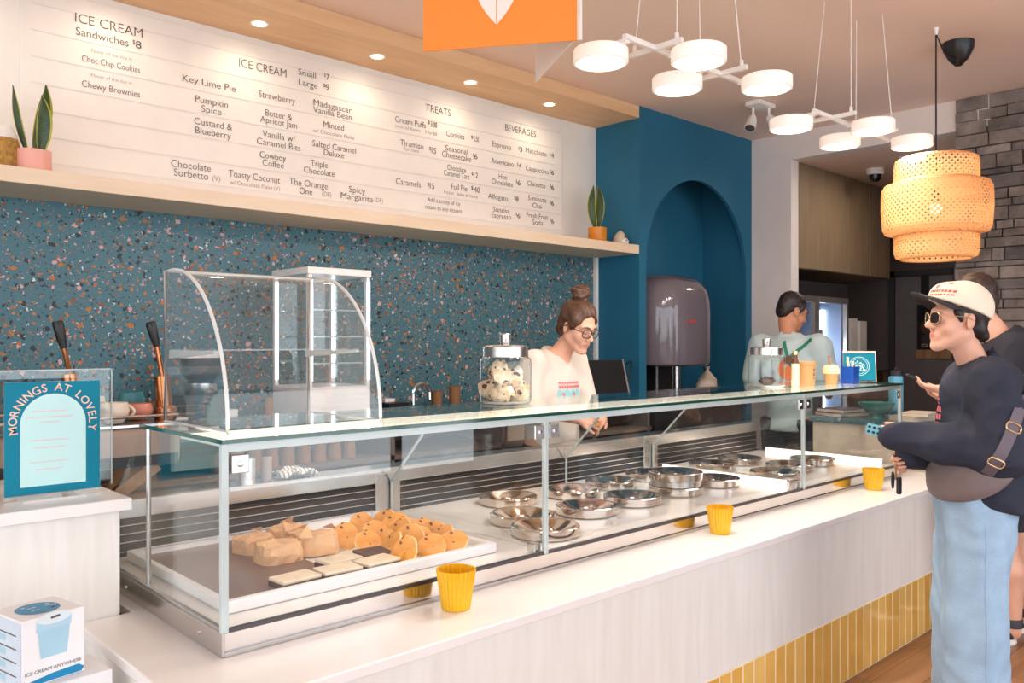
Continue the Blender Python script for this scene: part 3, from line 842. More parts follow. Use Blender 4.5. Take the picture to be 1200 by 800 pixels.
# gelato tub lids: steel disc with a funnel-shaped middle and a ring pull
def make_lid():
    o = empty('gelato_cover', (0, 0, 0))
    part('rim', o, lambda b: b.lathe([(0, 0.001), (.121, .001), (.125, .004), (.125, .034), (.122, .037), (.114, .037)], M['lidsteel'], (0, 0, 0), 48))
    part('funnel', o, lambda b: b.lathe([(.114, .037), (.106, .036), (.05, .010), (.04, .008), (0, .008)], M['lidsteel'], (0, 0, 0), 48))
    part('knob', o, lambda b: b.lathe([(.03, .008), (.03, .02), (.026, .024), (.018, .022), (.016, .012), (0, .012)], M['lidsteel'], (0, 0, 0), 32))
    return o
lid0 = make_lid()
LIDS = [(2.245, 2.33, 0, 'gelato lid lying on the deck just right of the divider, behind the joint post'), (2.46, 2.64, 0, 'gelato lid in the back row, seen through the left divider'),
        (2.16, 2.12, 0, 'gelato lid at the front of the middle bay, hidden partly by the joint post'), (2.55, 2.27, 0, 'gelato lid at the front left of the middle bay, right of the joint post'),
        (2.79, 2.56, 0, 'gelato lid in the back row behind the front left lid'), (2.86, 2.28, 0, 'gelato lid at the front, left of the stacked pair'),
        (3.10, 2.60, 0, 'gelato lid in the back row behind the stacked pair'), (3.19, 2.29, 0, 'lower gelato lid of the stacked pair above the middle yellow cup'),
        (3.19, 2.29, .066, 'upper gelato lid of the stacked pair above the middle yellow cup'), (3.52, 2.3, 0, 'gelato lid at the right of the middle bay beside its light strip'),
        (3.43, 2.62, 0, 'gelato lid in the back row at the right of the middle bay'), (3.92, 2.2, 0, 'gelato lid at the front left of the right bay, behind its joint post'),
        (3.93, 2.58, 0, 'gelato lid in the back row at the left of the right bay'), (4.22, 2.28, 0, 'gelato lid in the front middle of the right bay'),
        (4.24, 2.6, 0, 'gelato lid in the back row in the middle of the right bay'), (4.52, 2.3, 0, 'gelato lid at the far right front beside the end light strip')]
for i, (x, y, dz, lab) in enumerate(LIDS):
    o = lid0 if i == 0 else copy_tree(lid0)
    tag(o, lab, 'lid', 'steel gelato lids on the white deck')
    o.location = (x, y, DK + .0005 + dz)
tub = part('gelato_tub', None, lambda b: b.lathe([(0, 0), (.112, 0), (.115, .003), (.115, .028), (.112, .028), (.112, .003)], M['steel'], (3.19, 2.29, DK + .038), 48))
tag(tub, 'shallow steel ring between the two stacked gelato lids', 'tub')
tw = MB()
def towel(b):
    vs = []; fs = []; n = 14
    for i in range(n + 1):
        for j in range(n + 1):
            u, v = i / n - .5, j / n - .5
            vs.append((u * .13 + .01 * math.sin(9 * v), v * .1 + .008 * math.sin(8 * u), .012 + .01 * math.sin(11 * u + 4 * v) + .012 * (1 - 4 * u * u) ))
    fs = [(i * (n + 1) + j, (i + 1) * (n + 1) + j, (i + 1) * (n + 1) + j + 1, i * (n + 1) + j + 1) for i in range(n) for j in range(n)]
    b.add(vs, fs, stripe, True)
stripe, _nt, _b = nmat('striped_cloth')
_w = _nt.nodes.new('ShaderNodeTexWave'); _w.inputs['Scale'].default_value = 26; _tc = _nt.nodes.new('ShaderNodeTexCoord'); _cr = _nt.nodes.new('ShaderNodeValToRGB')
_cr.color_ramp.elements[0].color = lin((150, 150, 146)); _cr.color_ramp.elements[1].color = lin((240, 238, 232)); _cr.color_ramp.elements[0].position = .2; _cr.color_ramp.elements[1].position = .4
_nt.links.new(_tc.outputs['Object'], _w.inputs[0]); _nt.links.new(_w.outputs[0], _cr.inputs[0]); _nt.links.new(_cr.outputs[0], _b.inputs[0])
o = part('dish_cloth', None, towel); tag(o, 'crumpled striped white cloth on the steel ledge behind the left bay', 'cloth')
o.location = (1.58, 2.89, .9845); so = o.modifiers.new('s', 'SOLIDIFY'); so.thickness = .004

for (x, r0, h0, m0, lab) in ((1.395, .032, .085, 'steel', 'wide grey canister on the steel ledge behind the left bay'), (1.47, .02, .08, 'machine', 'narrow taupe canister beside the dish cloth on the steel ledge')):
    o = empty('canister', (x, 2.9, .9855), lab, 'canister', 'canisters on the case ledge')
    part('body', o, lambda b: b.lathe([(0, 0), (r0, 0), (r0, h0), (0, h0)], M[m0], (x, 2.9, .9855), 28))
    part('lid', o, lambda b: b.lathe([(r0 * 1.04, h0 - .012), (r0 * 1.04, h0 + .003), (0, h0 + .004)], M[m0], (x, 2.9, .9855), 28))
# fluted yellow cups on the ledge
def make_cup():
    o = empty('fluted_cup', (0, 0, 0))
    def fl(r, z, a): return r * (1 + (.03 + .012 * z / .11) * math.cos(26 * a))
    part('cup_wall', o, lambda b: b.lathe([(.04, .001), (.0405, .004), (.047, .05), (.0545, .105), (.0555, .112), (.0525, .112), (.045, .05), (.038, .008)], M['yellow_cup'], (0, 0, 0), 26 * 8, None, fl))
    part('cup_base', o, lambda b: b.lathe([(0, .006), (.0405, .006), (.0405, 0.0008), (0, .0008)], M['yellow_cup'], (0, 0, 0), 32))
    return o
c0 = make_cup()
for i, (x, y, s, lab) in enumerate(((1.514, 1.842, 1, 'nearest yellow fluted cup on the ledge, in front of the cookie tray'), (2.87, 1.848, .93, 'middle yellow fluted cup on the ledge, in front of the gelato lids'), (4.28, 1.85, .96, 'farthest yellow fluted cup on the ledge, beside the standing customer'))):
    o = c0 if i == 0 else copy_tree(c0)
    tag(o, lab, 'cup', 'yellow cups along the ledge'); o.location = (x, y, LZ); o.scale = (s, s, s)

# ------------------------------------------------------------------ cabinet at the left end with its sign
cabn = empty('cabinet_unit', (.2, 2.8, 0), 'white-washed wood cabinet with a thick white top at the left edge', 'cabinet')
part('body', cabn, lambda b: b.box(-1.3, .80, 2.442, 3.0, 0, 1.031, M['whitewood']), .002)
part('worktop', cabn, lambda b: b.box(-1.32, .826, 2.42, 3.02, 1.031, 1.065, M['ledge']), .004)
sg = empty('table_sign', (.66, 2.58, 1.065), 'teal table sign with pale arch reading MORNINGS AT LOVELY on the left cabinet', 'sign')
pA = atY(5, 582, 2.585); pB = atY(117, 574, 2.585); pT = atY(60, 447, 2.585)
sx0, sx1, sz0, sz1 = pA.x, pB.x, 1.078, pT.z
scx = (sx0 + sx1) / 2; sw = sx1 - sx0
part('poster', sg, lambda b: b.box(sx0, sx1, 2.584, 2.587, sz0, sz1, M['teal_card']))
a0 = atY(24, 575, 2.58).x; a1 = atY(101, 570, 2.58).x; acx = (a0 + a1) / 2; ar = (a1 - a0) / 2; atop = atY(62, 461, 2.58).z
def arch_pts(cx, r, zt, zb, n=24):
    return [(cx + r, zb)] + [(cx + r * math.cos(PI * i / n), zt - r + r * math.sin(PI * i / n)) for i in range(n + 1)] + [(cx - r, zb)]
part('arch_panel', sg, lambda b: b.prism(arch_pts(acx, ar, atop, sz0 + .022), 2.5825, 2.584, M['pale_card'], 'y'))
def signtext(b):
    msg = "MORNINGS AT LOVELY"
    r = ar + .019; zc = atop - ar
    n = len(msg)
    wts = {'I': .5, ' ': .75, 'M': 1.2, 'N': 1.05, 'O': 1.1, 'G': 1.08, 'L': .85, 'E': .88, 'S': .85}
    tot = sum(wts.get(c, 1) for c in msg); acc = 0
    for ch in msg:
        wgt = wts.get(ch, 1); t = (acc + wgt / 2) / tot; acc += wgt
        if ch == ' ': continue
        ang = R(196) - R(212) * t
        vs, fs = text_mesh(ch, None, .0215, 1, .008)
        th = ang - PI / 2
        T = Matrix.Translation((acx + r * math.cos(ang), 2.5822, zc + r * math.sin(ang))) @ Matrix.Rotation(-th, 4, 'Y')
        b.add(vs, fs, M['peach_ink'], False, T)
part('lettering', sg, signtext)
def faint(b):
    for k, (wd, dz) in enumerate(((.09, .05), (.12, .066), (.05, .08), (.1, .13), (.08, .15), (.1, .19), (.07, .21))):
        b.box(acx - wd / 2 - .01, acx + wd / 2 - .01, 2.5822, 2.5826, atop - dz, atop - dz + .003, pk)
pk = mat('faint_print', (226, 204, 208), .4)
part('small_print', sg, faint)
part('holder', sg, lambda b: b.box(sx0 - .002, sx1 + .002, 2.588, 2.591, 1.067, sz1 + .001, M['acrylic']))
part('holder_foot', sg, lambda b: (b.box(scx - .09, scx + .07, 2.53, 2.6, 1.0652, 1.0685, M['acrylic']), b.box(scx - .09, scx + .07, 2.528, 2.53, 1.0652, 1.071, M['acrylic_edge']), b.box(sx0, sx1, 2.582, 2.588, 1.066, 1.077, M['acrylic'])))
gx = atY(130, 500, 2.7)
sp = empty('glass_screen', (.1, 2.7, 1.065), 'upright clear glass screen standing behind the teal sign', 'screen')
part('pane', sp, lambda b: b.box(-1.2, gx.x, 2.697, 2.703, 1.0655, atY(60, 434, 2.7).z, M['glass']))
part('pane_edge', sp, lambda b: (b.box(gx.x, gx.x + .003, 2.697, 2.703, 1.0655, atY(60, 434, 2.7).z, M['glass_pale']), b.box(-1.2, gx.x, 2.697, 2.703, atY(60, 434, 2.7).z, atY(60, 434, 2.7).z + .003, M['glass_pale'])))

# cartons in front of the cabinet, at the very bottom left
cT = Matrix.Translation((.560, 2.085, 0)) @ Matrix.Rotation(R(14), 4, 'Z')
def carton(zb, zt, s, lab, front, T):
    o = empty('ice_cream_carton', T.translation + Vector((0, 0, zb)), lab, 'carton', 'white cartons at the counter end')
    part('box', o, lambda b: b.box(-s, s, -s, s, zb, zt, M['carton'], T), .002)
    if front:
        def lidlogo(b):
            n = 40
            b.add([T @ Vector((.046 * math.cos(2 * PI * i / n) - .002, .046 * math.sin(2 * PI * i / n), zt + .0008)) for i in range(n)], [list(range(n))], M['carton_blue'])
            rr = random.Random(2)
            for i in range(14):
                a = rr.uniform(0, 2 * PI); q = rr.uniform(.008, .036); r0 = rr.uniform(.003, .007)
                b.add([T @ Vector((q * math.cos(a) + r0 * math.cos(k * PI / 4), q * math.sin(a) + r0 * math.sin(k * PI / 4), zt + .0014)) for k in range(8)], [list(range(8))], M['carton_tub'])
        part('round_logo', o, lidlogo)
        y = -s - .0008
        def pic(b):
            zc = zb + (zt - zb) * .5 + .018
            b.add([(-.036, y, zc + .03), (-.029, y, zc - .036), (.029, y, zc - .036), (.037, y, zc + .034)], [(0, 1, 2, 3)], M['carton_tub'], False, T)
            n = 24
            b.add([(.037 * math.cos(2 * PI * i / n), y - .0004, zc - .04 + .008 * math.sin(2 * PI * i / n)) for i in range(n)], [list(range(n))], M['carton_tub'], False, T) if False else None
            b.add([(-.039, y - .0008, zc + .024), (-.037, y - .0008, zc + .048), (.039, y - .0008, zc + .05), (.038, y - .0008, zc + .028)], [(0, 1, 2, 3)], M['carton_pale'], False, T)
            b.add([(.038 * math.cos(2 * PI * i / n), y - .0012, zc + .05 + .013 * math.sin(2 * PI * i / n)) for i in range(n)], [list(range(n))], pale2, False, T)
            b.add([(-.008, y - .0016, zc + .053), (.012, y - .0016, zc + .055), (.014, y - .0016, zc + .05), (-.007, y - .0016, zc + .048)], [(0, 1, 2, 3)], M['book_dark'], False, T)
            vs, fs = text_mesh("ICE CREAM ANYWHERE", .125, .0075)
            b.add([v + Vector((0, y - .0003, zb + .031)) for v in vs], fs, M['book_dark'], False, T)
            b.add([(-s, y, zb + .003), (s * .9, y, zb + .003), (s * .98, y, zb + .012), (s * .8, y, zb + .021), (0, y, zb + .019), (-s, y, zb + .010)], [(0, 1, 2, 3, 4, 5)], M['carton_blue'], False, T)
        part('printed_front', o, pic)
        def side(b):
            x = -s - .0008
            b.add([(x, -s, zb), (x, s, zb), (x, s, zt - .004), (x, -s, zt - .004)], [(0, 1, 2, 3)], sidepale, False, T)
            for k in range(4):
                z0 = zt - .036 - k * .03
                b.add([(x - .0005, -.05, z0), (x - .0005, .07, z0), (x - .0005, .07, z0 + .003), (x - .0005, -.05, z0 + .003)], [(0, 1, 2, 3)], M['book_dark'], False, T)
                b.add([(x - .0005, -.0, z0 - .018), (x - .0005, .075, z0 - .018), (x - .0005, .075, z0 - .004), (x - .0005, -.0, z0 - .004)], [(0, 1, 2, 3)], M['carton_tub'], False, T)
        part('printed_side', o, side)
    return o
pale2 = mat('carton_lid', (222, 236, 242), .4)
sidepale = mat('carton_side', (206, 222, 236), .45)
# the carton's near vertical edge sits at photo (29,742), right edge (98,727)
cs = .07
carton(.736, .886, cs, 'white ice cream carton with a blue tub picture on top of the stack', True, Matrix.Translation((.525, 2.15, 0)) @ Matrix.Rotation(R(12), 4, 'Z'))
carton(.585, .735, .07, 'plain white carton lying under the printed ice cream carton', False, Matrix.Translation((.585, 2.13, 0)) @ Matrix.Rotation(R(4), 4, 'Z'))
st = empty('low_stool', (.57, 2.16, 0), 'low white stand under the two cartons below the frame', 'stool')
part('seat', st, lambda b: b.box(.45, .675, 2.03, 2.28, .555, .584, M['white_paint']), .004)
for (x, y) in ((.48, 2.06), (.66, 2.06), (.48, 2.26), (.66, 2.26)):
    part('leg', st, lambda b: b.tube([(x, y, 0), (x, y, .555)], .012, M['white_metal'], 10))

# ------------------------------------------------------------------ back bench and what stands on it
BZ = 1.11; BY = 3.55
kick = mat("kick_panel", (120, 108, 100), .6)
bench = empty('back_bench', (2.4, 3.8, 0), 'blue terrazzo-topped back bench along the speckled wall', 'bench')
part('worktop', bench, lambda b: b.box(XL + .1, COLX - .02, BY, WB - .002, BZ - .04, BZ, M['terrazzo']), .003)
part('shelf', bench, lambda b: b.box(1.2, COLX - .02, BY + .03, WB - .01, .885, .91, kick))
part('back_panel', bench, lambda b: b.box(XL + .1, COLX - .02, WB - .03, WB - .004, 0, BZ - .04, kick))
for x in (1.2, 2.52, 3.3, 4.1, COLX - .05):
    part('upright', bench, lambda b: b.box(x - .012, x + .012, BY + .03, WB - .03, 0, BZ - .04, kick))

# undercounter machine with a round grille
um = empty('undercounter_machine', (2.9, 3.6, 0), 'dark undercounter machine with a round dotted grille below the back bench', 'machine')
part('body', um, lambda b: b.box(2.55, 3.27, BY + .04, WB - .05, .02, .88, M['dark_steel']), .006)
def grille(b):
    for i in range(-6, 7):
        for j in range(-6, 7):
            if i * i + j * j < 40:
                b.box(2.83 + i * .024 - .007, 2.83 + i * .024 + .007, BY + .03, BY + .04, .72 + j * .024 - .007, .72 + j * .024 + .007, M['steel'])
part('grille', um, grille)
# cups stored on the shelf
mb = MB(); mb.lathe([(.036, .001), (.03, .085), (0, .088)], M['brown_cup'], (0, 0, 0), 20)
cc = mb.build('stored_cup')
for i in range(9):
    o = cc if i == 0 else cc.copy()
    if i: COL.objects.link(o)
    tag(o, 'upturned brown paper cup in the row on the shelf under the back bench', 'cup', 'brown cups on the bench shelf'); o.location = (1.62 + i * .085, BY + .1, .9105)
lb = part('storage_box', None, lambda b: b.box(3.36, 3.66, BY + .06, BY + .3, .9105, 1.05, M['paper']), .004); tag(lb, 'pale cardboard box stored on the shelf under the back bench', 'box')

# refrigerated glass tower
TXa, TXb, TYa, TYb = 2.02, 2.37, 3.56, 3.92; TZ0 = BZ; TZ1 = 1.5 + 88 / 980 * 3.98
ft = empty('glass_fridge_tower', (2.2, 3.74, BZ), 'tall white-framed glass fridge tower with light strips on the back bench', 'fridge')
part('base', ft, lambda b: b.box(TXa, TXb, TYa, TYb, TZ0 + .001, TZ0 + .17, M['white_metal']), .006)
part('crown', ft, lambda b: b.box(TXa - .004, TXb + .004, TYa - .004, TYb + .004, TZ1 - .035, TZ1, M['white_metal']), .005)
for (x, y) in ((TXa + .012, TYa + .012), (TXb - .012, TYa + .012), (TXa + .012, TYb - .012), (TXb - .012, TYb - .012)):
    part('post', ft, lambda b: b.box(x - .011, x + .011, y - .011, y + .011, TZ0 + .17, TZ1 - .035, M['white_metal']), .003)
    part('light_strip', ft, lambda b: b.box(x - .007, x + .007, y - .0145 if y < 3.7 else y - .016, y - .0115, TZ0 + .2, TZ1 - .06, M['led']) if x > 2.2 or y > 3.7 else b.box(x + .0115, x + .015, y - .007, y + .007, TZ0 + .2, TZ1 - .06, M['led']))
for k in range(3):
    z = TZ0 + .28 + k * .13
    sh = part('glass_shelf', ft, lambda b: b.box(TXa + .03, TXb - .03, TYa + .03, TYb - .03, z, z + .006, M['glass']))
    part('shelf_edge', sh, lambda b: b.box(TXa + .03, TXb - .03, TYa + .026, TYa + .03, z, z + .007, M['glass_pale']))
for (a, b_) in (((TXa + .022, TXb - .022), 'f'), ((TXa + .022, TXb - .022), 'b')):
    y = TYa + .004 if b_ == 'f' else TYb - .008
    part('pane', ft, lambda b: b.box(a[0], a[1], y, y + .004, TZ0 + .17, TZ1 - .035, M['glass']))
for x in (TXa + .004, TXb - .008):
    part('pane', ft, lambda b: b.box(x, x + .004, TYa + .022, TYb - .022, TZ0 + .17, TZ1 - .035, M['glass']))

# curved acrylic display standing on the case
cv = empty('curved_display', (1.15, 2.26, GT + .009), 'empty clear curved-front display box standing on the left of the glass case', 'display box')
cx0, cx1, cya, cyb, cz0, cz1 = .93, 1.395, 2.047, 2.462, GT + .0095, 1.704
prof = [(cyb, cz0), (cya, cz0)]
nA = 18
for i in range(nA + 1):
    t = i / nA; a = PI / 2 * t
    prof.append((cya + (cyb - .06 - cya) * (1 - math.cos(a)), cz0 + .012 + (cz1 - cz0 - .012) * math.sin(a)))
prof.append((cyb, cz1))
for x in (cx0, cx1):
    e = part('end_panel', cv, lambda b: b.prism(prof, x, x + .004, M['acrylic'], 'x'))
    part('panel_edge', e, lambda b: b.tube([(x + .002, p[0], p[1] + (.004 if i == 0 or i == 1 else 0)) for i, p in enumerate(prof)], .0055, M['acrylic_edge'], 6, True))
def curve(b):
    vs = []; fs = []
    pr = prof[2:]
    for (y, z) in pr: vs += [(cx0 + .004, y, z), (cx1, y, z)]
    for i in range(len(pr) - 1): fs.append((2 * i, 2 * i + 1, 2 * i + 3, 2 * i + 2))
    b.add(vs, fs, M['acrylic'], True)
part('curved_front', cv, curve)
part('top_rail', cv, lambda b: b.box(cx0 + .004, cx1, cyb - .02, cyb, cz1 - .004, cz1 + .002, M['acrylic_edge']), .001)
part('base_panel', cv, lambda b: b.box(cx0 + .004, cx1, cya + .006, cyb, cz0, cz0 + .005, M['acrylic']))
part('base_rail', cv, lambda b: b.box(cx0 + .004, cx1, cya, cya + .006, cz0, cz0 + .008, M['acrylic_edge']))
shf = part('inner_shelf', cv, lambda b: b.box(cx0 + .008, cx1 - .004, cya + .1, cyb - .02, 1.475, 1.479, M['acrylic']))
for x in (cx0 + .012, cx1 - .012):
    part('shelf_bracket', cv, lambda b: b.prism([(cyb - .01, 1.45), (cyb - .01, 1.475), (cya + .1, 1.475), (cya + .1, 1.468)], x - .003, x + .003, M['acrylic_edge'], 'x'))

# coffee grinder, small boxes, wooden cup seen behind the display
gr = empty('coffee_grinder', (1.58, 3.78, BZ), 'black coffee grinder with a steel collar behind the curved display', 'grinder')
part('body', gr, lambda b: b.rbox(1.47, 1.69, 3.68, 3.9, BZ + .001, BZ + .15, .02, M['black_gloss']))
part('collar', gr, lambda b: b.lathe([(0, .15), (.07, .15), (.075, .16), (.075, .2), (.06, .205), (0, .205)], M['steel'], (1.6, 3.79, BZ), 28))
part('hopper', gr, lambda b: b.lathe([(.06, .205), (.09, .25), (.095, .31), (.09, .315), (.0, .315)], M['dark_steel'], (1.6, 3.79, BZ), 28))
part('lid', gr, lambda b: b.rbox(1.5, 1.66, 3.72, 3.86, BZ + .315, BZ + .345, .02, M['white_metal']))
def blk(name, px, py0, py1, Y, wpx, lab, cat, m):
    t = atY(px, py1, Y); tt = Y / ray(px, py1).y
    wd = wpx / 980 * tt / .73
    h = (py1 - py0) / 980 * tt
    o = part(name, None, lambda b: b.box(-wd / 2, wd / 2, -wd / 2.6, wd / 2.6, 0, h, M[m]), .004)
    o.location = (t.x, Y, BZ + .0005); tag(o, lab, cat); return o
blk('wall_socket_box', 264, 474, 489, 3.9, 17, 'small white socket box on the bench behind the curved display', 'box', 'white_metal')
blk('card_reader', 203, 474, 490, 3.66, 20, 'small white box beside the black grinder', 'box', 'white_metal')
blk('napkin_holder', 454, 462, 474, 4.03, 10, 'little white holder on the bench at the right of the glass tower', 'holder', 'white_metal')
def cup(name, x, y, z, r0, r1, h, lab, mm, cat='cup', group=None):
    o = empty(name, (x, y, z), lab, cat, group)
    part('cup_body', o, lambda b: b.lathe([(0, .001), (r0, .001), (r1, h), (r1 * .93, h), (r0 * .9, .006), (0, .006)], mm, (x, y, z), 24))
    part('rim', o, lambda b: b.lathe([(r1 * .96, h - .002), (r1 * 1.05, h - .001), (r1 * 1.05, h + .003), (r1 * .96, h + .003)], mm, (x, y, z), 24))
    return o
p = atZ(302, 487, BZ); cup('wooden_cup', p.x, min(p.y, 3.95), BZ, .042, .034, .1, 'tall tan paper cup standing on the bench behind the curved display', M['kraft'])
p = atZ(536, 474, BZ); cup('paper_cup', 3.10, 3.95, BZ, .026, .032, .09, 'shorter brown paper cup beside the tap on the back bench', M['brown_cup'])
cup('paper_cup', 3.235, 3.95, BZ, .03, .036, .115, 'taller brown paper cup right of the tap on the back bench', M['brown_cup'])
tp = empty('tap', (2.93, 3.92, BZ), 'curved chrome gooseneck tap on the back bench', 'tap')
part('spout', tp, lambda b: b.tube([(2.90, 3.92, BZ)] + [(2.90, 3.92, BZ + .09)] + [(2.955 - .055 * math.cos(PI * i / 10), 3.92 - .02 * i / 10, BZ + .09 + .055 * math.sin(PI * i / 10)) for i in range(11)] + [(3.01, 3.9, BZ + .05)], .011, M['chrome'], 10))
part('tap_base', tp, lambda b: (b.lathe([(.022, 0.001), (.022, .02), (.012, .024)], M['chrome'], (2.90, 3.92, BZ), 16),))
sk = part('drip_tray', None, lambda b: b.box(2.72, 2.86, 3.9, 4.02, BZ + .0005, BZ + .04, M['black'])); tag(sk, 'small black box beside the tap on the back bench', 'box')

# POS screen on the bench by the column
ps = empty('order_screen', (4.35, 3.66, BZ), 'black order screen with a silver edge and cable on the bench by the column', 'screen')
T = Matrix.Translation((4.34, 3.66, BZ + .14)) @ Matrix.Rotation(R(-14), 4, 'X') @ Matrix.Rotation(R(0), 4, 'Z')
part('display', ps, lambda b: b.box(-.19, .17, -.008, .008, -.12, .13, M['black'], T), .006)
part('edge', ps, lambda b: b.box(.17, .184, -.01, .01, -.125, .132, M['fridge_bar'], T), .003)
part('stand', ps, lambda b: b.box(4.28, 4.42, 3.66, 3.78, BZ + .001, BZ + .03, M['black']), .004)
part('cable', ps, lambda b: b.tube([(4.52, 3.67, BZ + .2)] + [(4.56 + .07 * math.sin(PI * i / 8), 3.7, BZ + .22 + .06 * math.sin(PI * i / 8) - .2 * (i / 8) ** 2) for i in range(9)], .006, M['black'], 8))

# ------------------------------------------------------------------ lever coffee machine behind the cabinet
wk = empty('machine_bench', (.5, 3.1, 0), 'low grey worktop behind the left cabinet under the coffee machine', 'bench')
part('worktop', wk, lambda b: b.box(-1.3, 1.7, 3.025, 3.5, .87, .9, M['steel']))
part('body', wk, lambda b: b.box(-1.28, 1.68, 3.06, 3.48, 0, .87, kick))
em = empty('lever_coffee_machine', (.8, 3.2, .9), 'lever coffee machine with copper rods and black handles on tan legs', 'coffee machine')
part('body', em, lambda b: b.rbox(.35, 1.2, 3.03, 3.44, 1.06, 1.2, .03, M['machine'], 5, 'x'), .004)
part('cup_rail', em, lambda b: (b.tube([(.36, 3.05, 1.235), (1.2, 3.05, 1.235), (1.2, 3.42, 1.235), (.36, 3.42, 1.235)], .005, M['chrome'], 8, True), b.box(.36, 1.2, 3.035, 3.43, 1.2, 1.208, M['steel'])))
part('front_trim', em, lambda b: b.box(.36, 1.19, 3.024, 3.03, 1.06, 1.1, M['black']))
for x in (.45, 1.08):
    part('leg', em, lambda b: b.tube([(x + .05, 3.07, 1.06), (x - .12, 3.1, .93)], .03, M['tan_wood'], 4))
    part('leg', em, lambda b: b.tube([(x + .05, 3.4, 1.06), (x + .0, 3.42, .93)], .025, M['tan_wood'], 4))
for (px0, py0, px1, py1, px2, py2) in ((67, 376, 75, 408, 82, 438), (176, 377, 184, 406, 190, 440)):
    a = atY(px0, py0, 3.2); b0 = atY(px1, py1, 3.2); c = atY(px2, py2, 3.2)
    lv = part('lever', em, lambda b: (b.tube([b0, c], .0095, M['copper'], 10), b.tube([c, (c.x + .012, 3.2, 1.2)], .03, M['copper'], 14)))
    part('handle', lv, lambda b: b.tube([a, a.lerp(b0, .1), a.lerp(b0, .6), b0], [.015, .019, .017, .012], M['black'], 12))
    part('group_head', em, lambda b: b.lathe([(0, 0), (.035, 0), (.04, .01), (.04, .05), (.03, .06), (0, .06)], M['copper'], (c.x + .012, 3.2, 1.2), 18))
def mug(x, y, z, r, h, lab, mm, ang):
    o = empty('mug', (x, y, z), lab, 'cup', 'cups on the coffee machine')
    part('bowl', o, lambda b: b.lathe([(0, .001), (r * .55, .001), (r * .9, h * .35), (r, h * .65), (r * .86, h), (r * .8, h), (r * .93, h * .6), (r * .5, .01), (0, .008)], mm, (x, y, z), 26))
    ca, sa = math.cos(R(ang)), math.sin(R(ang))
    part('handle', o, lambda b: b.tube([(x + ca * (r * .9 + .02 * math.sin(PI * i / 8)), y + sa * (r * .9 + .02 * math.sin(PI * i / 8)), z + h * (.25 + .6 * i / 8)) for i in range(9)], .005, mm, 8))
def pz(px, py): return atZ(px, py, 1.21)
white_c = mat('cream_ceramic', (230, 214, 196), .25); green_c = mat('sage_ceramic', (150, 182, 176), .3); pink_c = mat('coral_ceramic', (222, 140, 118), .35); tealc = mat('teal_ceramic', (60, 130, 140), .3)
mug(1.0, 3.115, 1.21, .052, .075, 'round cream mug at the front of the coffee machine top', white_c, -30)
mug(.87, 3.22, 1.21, .045, .07, 'sage green mug behind the teal sign on the coffee machine', green_c, 200)
mug(1.0, 3.36, 1.21, .05, .085, 'cream mug at the back of the coffee machine top', white_c, 120)
mug(1.12, 3.22, 1.21, .052, .06, 'coral pink mug at the right end of the coffee machine', pink_c, 150)
mug(1.14, 3.36, 1.21, .05, .095, 'teal mug behind the coral mug on the coffee machine', tealc, 60)

# ------------------------------------------------------------------ jars and things on the case top
TOPZ = GT + .0095
def jar(x, y, s, lab):
    o = empty('glass_jar', (x, y, TOPZ), lab, 'jar')
    T = Matrix.Translation((x, y, TOPZ)) @ Matrix.Scale(s, 4)
    part('glass_body', o, lambda b: b.lathe([(0, .001), (.088, .001), (.098, .006), (.1, .018), (.1, .158), (.097, .17), (.088, .176), (.085, .182)], M['jar_glass'], (0, 0, 0), 40, T))
    part('base_ring', o, lambda b: b.lathe([(.07, .0015), (.092, .0015), (.099, .009), (.094, .011), (.07, .006)], M['acrylic_edge'], (0, 0, 0), 40, T))
    ld = part('lid', o, lambda b: b.lathe([(.086, .176), (.0875, .178), (.0875, .214), (.084, .218), (.07, .222), (0, .225)], M['steel'], (0, 0, 0), 40, T))
    part('knob', ld, lambda b: b.lathe([(.018, .222), (.019, .228), (.021, .234), (.022, .262), (.019, .266), (0, .266)], M['steel'], (0, 0, 0), 24, T))
    return o
jar(2.176, 2.35, 1, 'large glass jar of chunky cookies with steel lid near the white-shirted server')
jar(3.96, 2.27, .94, 'nearly empty glass jar with steel lid in front of the man at the fridge')
def chunk(seed):
    mb = MB()
    def fn(d): return 1 + .30 * noise.noise(d * 2.2 + Vector((seed * 7, 0, 0))) + .12 * noise.noise(d * 6)
    mb.ball((0, 0, 0), (.046, .044, .036), M['chunky'], 24, 16, None, fn)
    return mb
for i, (dx, dy, dz) in enumerate(((-.043, -.028, .04), (.042, -.034, .04), (.03, .046, .04), (-.048, .034, .052), (-.042, -.02, .118), (.03, -.012, .1), (.01, .048, .112))):
    o = chunk(i).build('chunky_cookie')
    tag(o, 'chunky pale cookie with dark chips piled inside the nearer glass jar', 'cookie', 'chunky cookies in the jar')
    o.location = (2.176 + dx, 2.35 + dy, TOPZ + dz); o.rotation_euler = (i, i * 2, i * .7)
o = chunk(20).build('chunky_cookie'); tag(o, 'last dark cookie at the bottom of the farther glass jar', 'cookie'); o.location = (3.95, 2.26, TOPZ + .03); o.scale = (.9, .9, .6)
o.data.materials[0] = M['chocolate']
sbt = empty('syrup_bottle', (4.03, 2.13, TOPZ), 'slim pale-labelled bottle beside the farther glass jar', 'bottle')
part('label', sbt, lambda b: b.lathe([(0, .001), (.02, .001), (.021, .004), (.021, .12)], M['cake_cream'], (4.075, 2.17, TOPZ), 20))
part('neck', sbt, lambda b: b.lathe([(.021, .12), (.012, .145), (.011, .165)], M['brown_leather'], (4.075, 2.17, TOPZ), 20))
part('cap', sbt, lambda b: b.lathe([(.0115, .165), (.014, .166), (.014, .185), (0, .187)], M['gold'], (4.075, 2.17, TOPZ), 20))
kt = empty('kraft_tub', (4.23, 2.2, TOPZ), 'plain kraft paper tub with small brown print on the case top', 'tub')
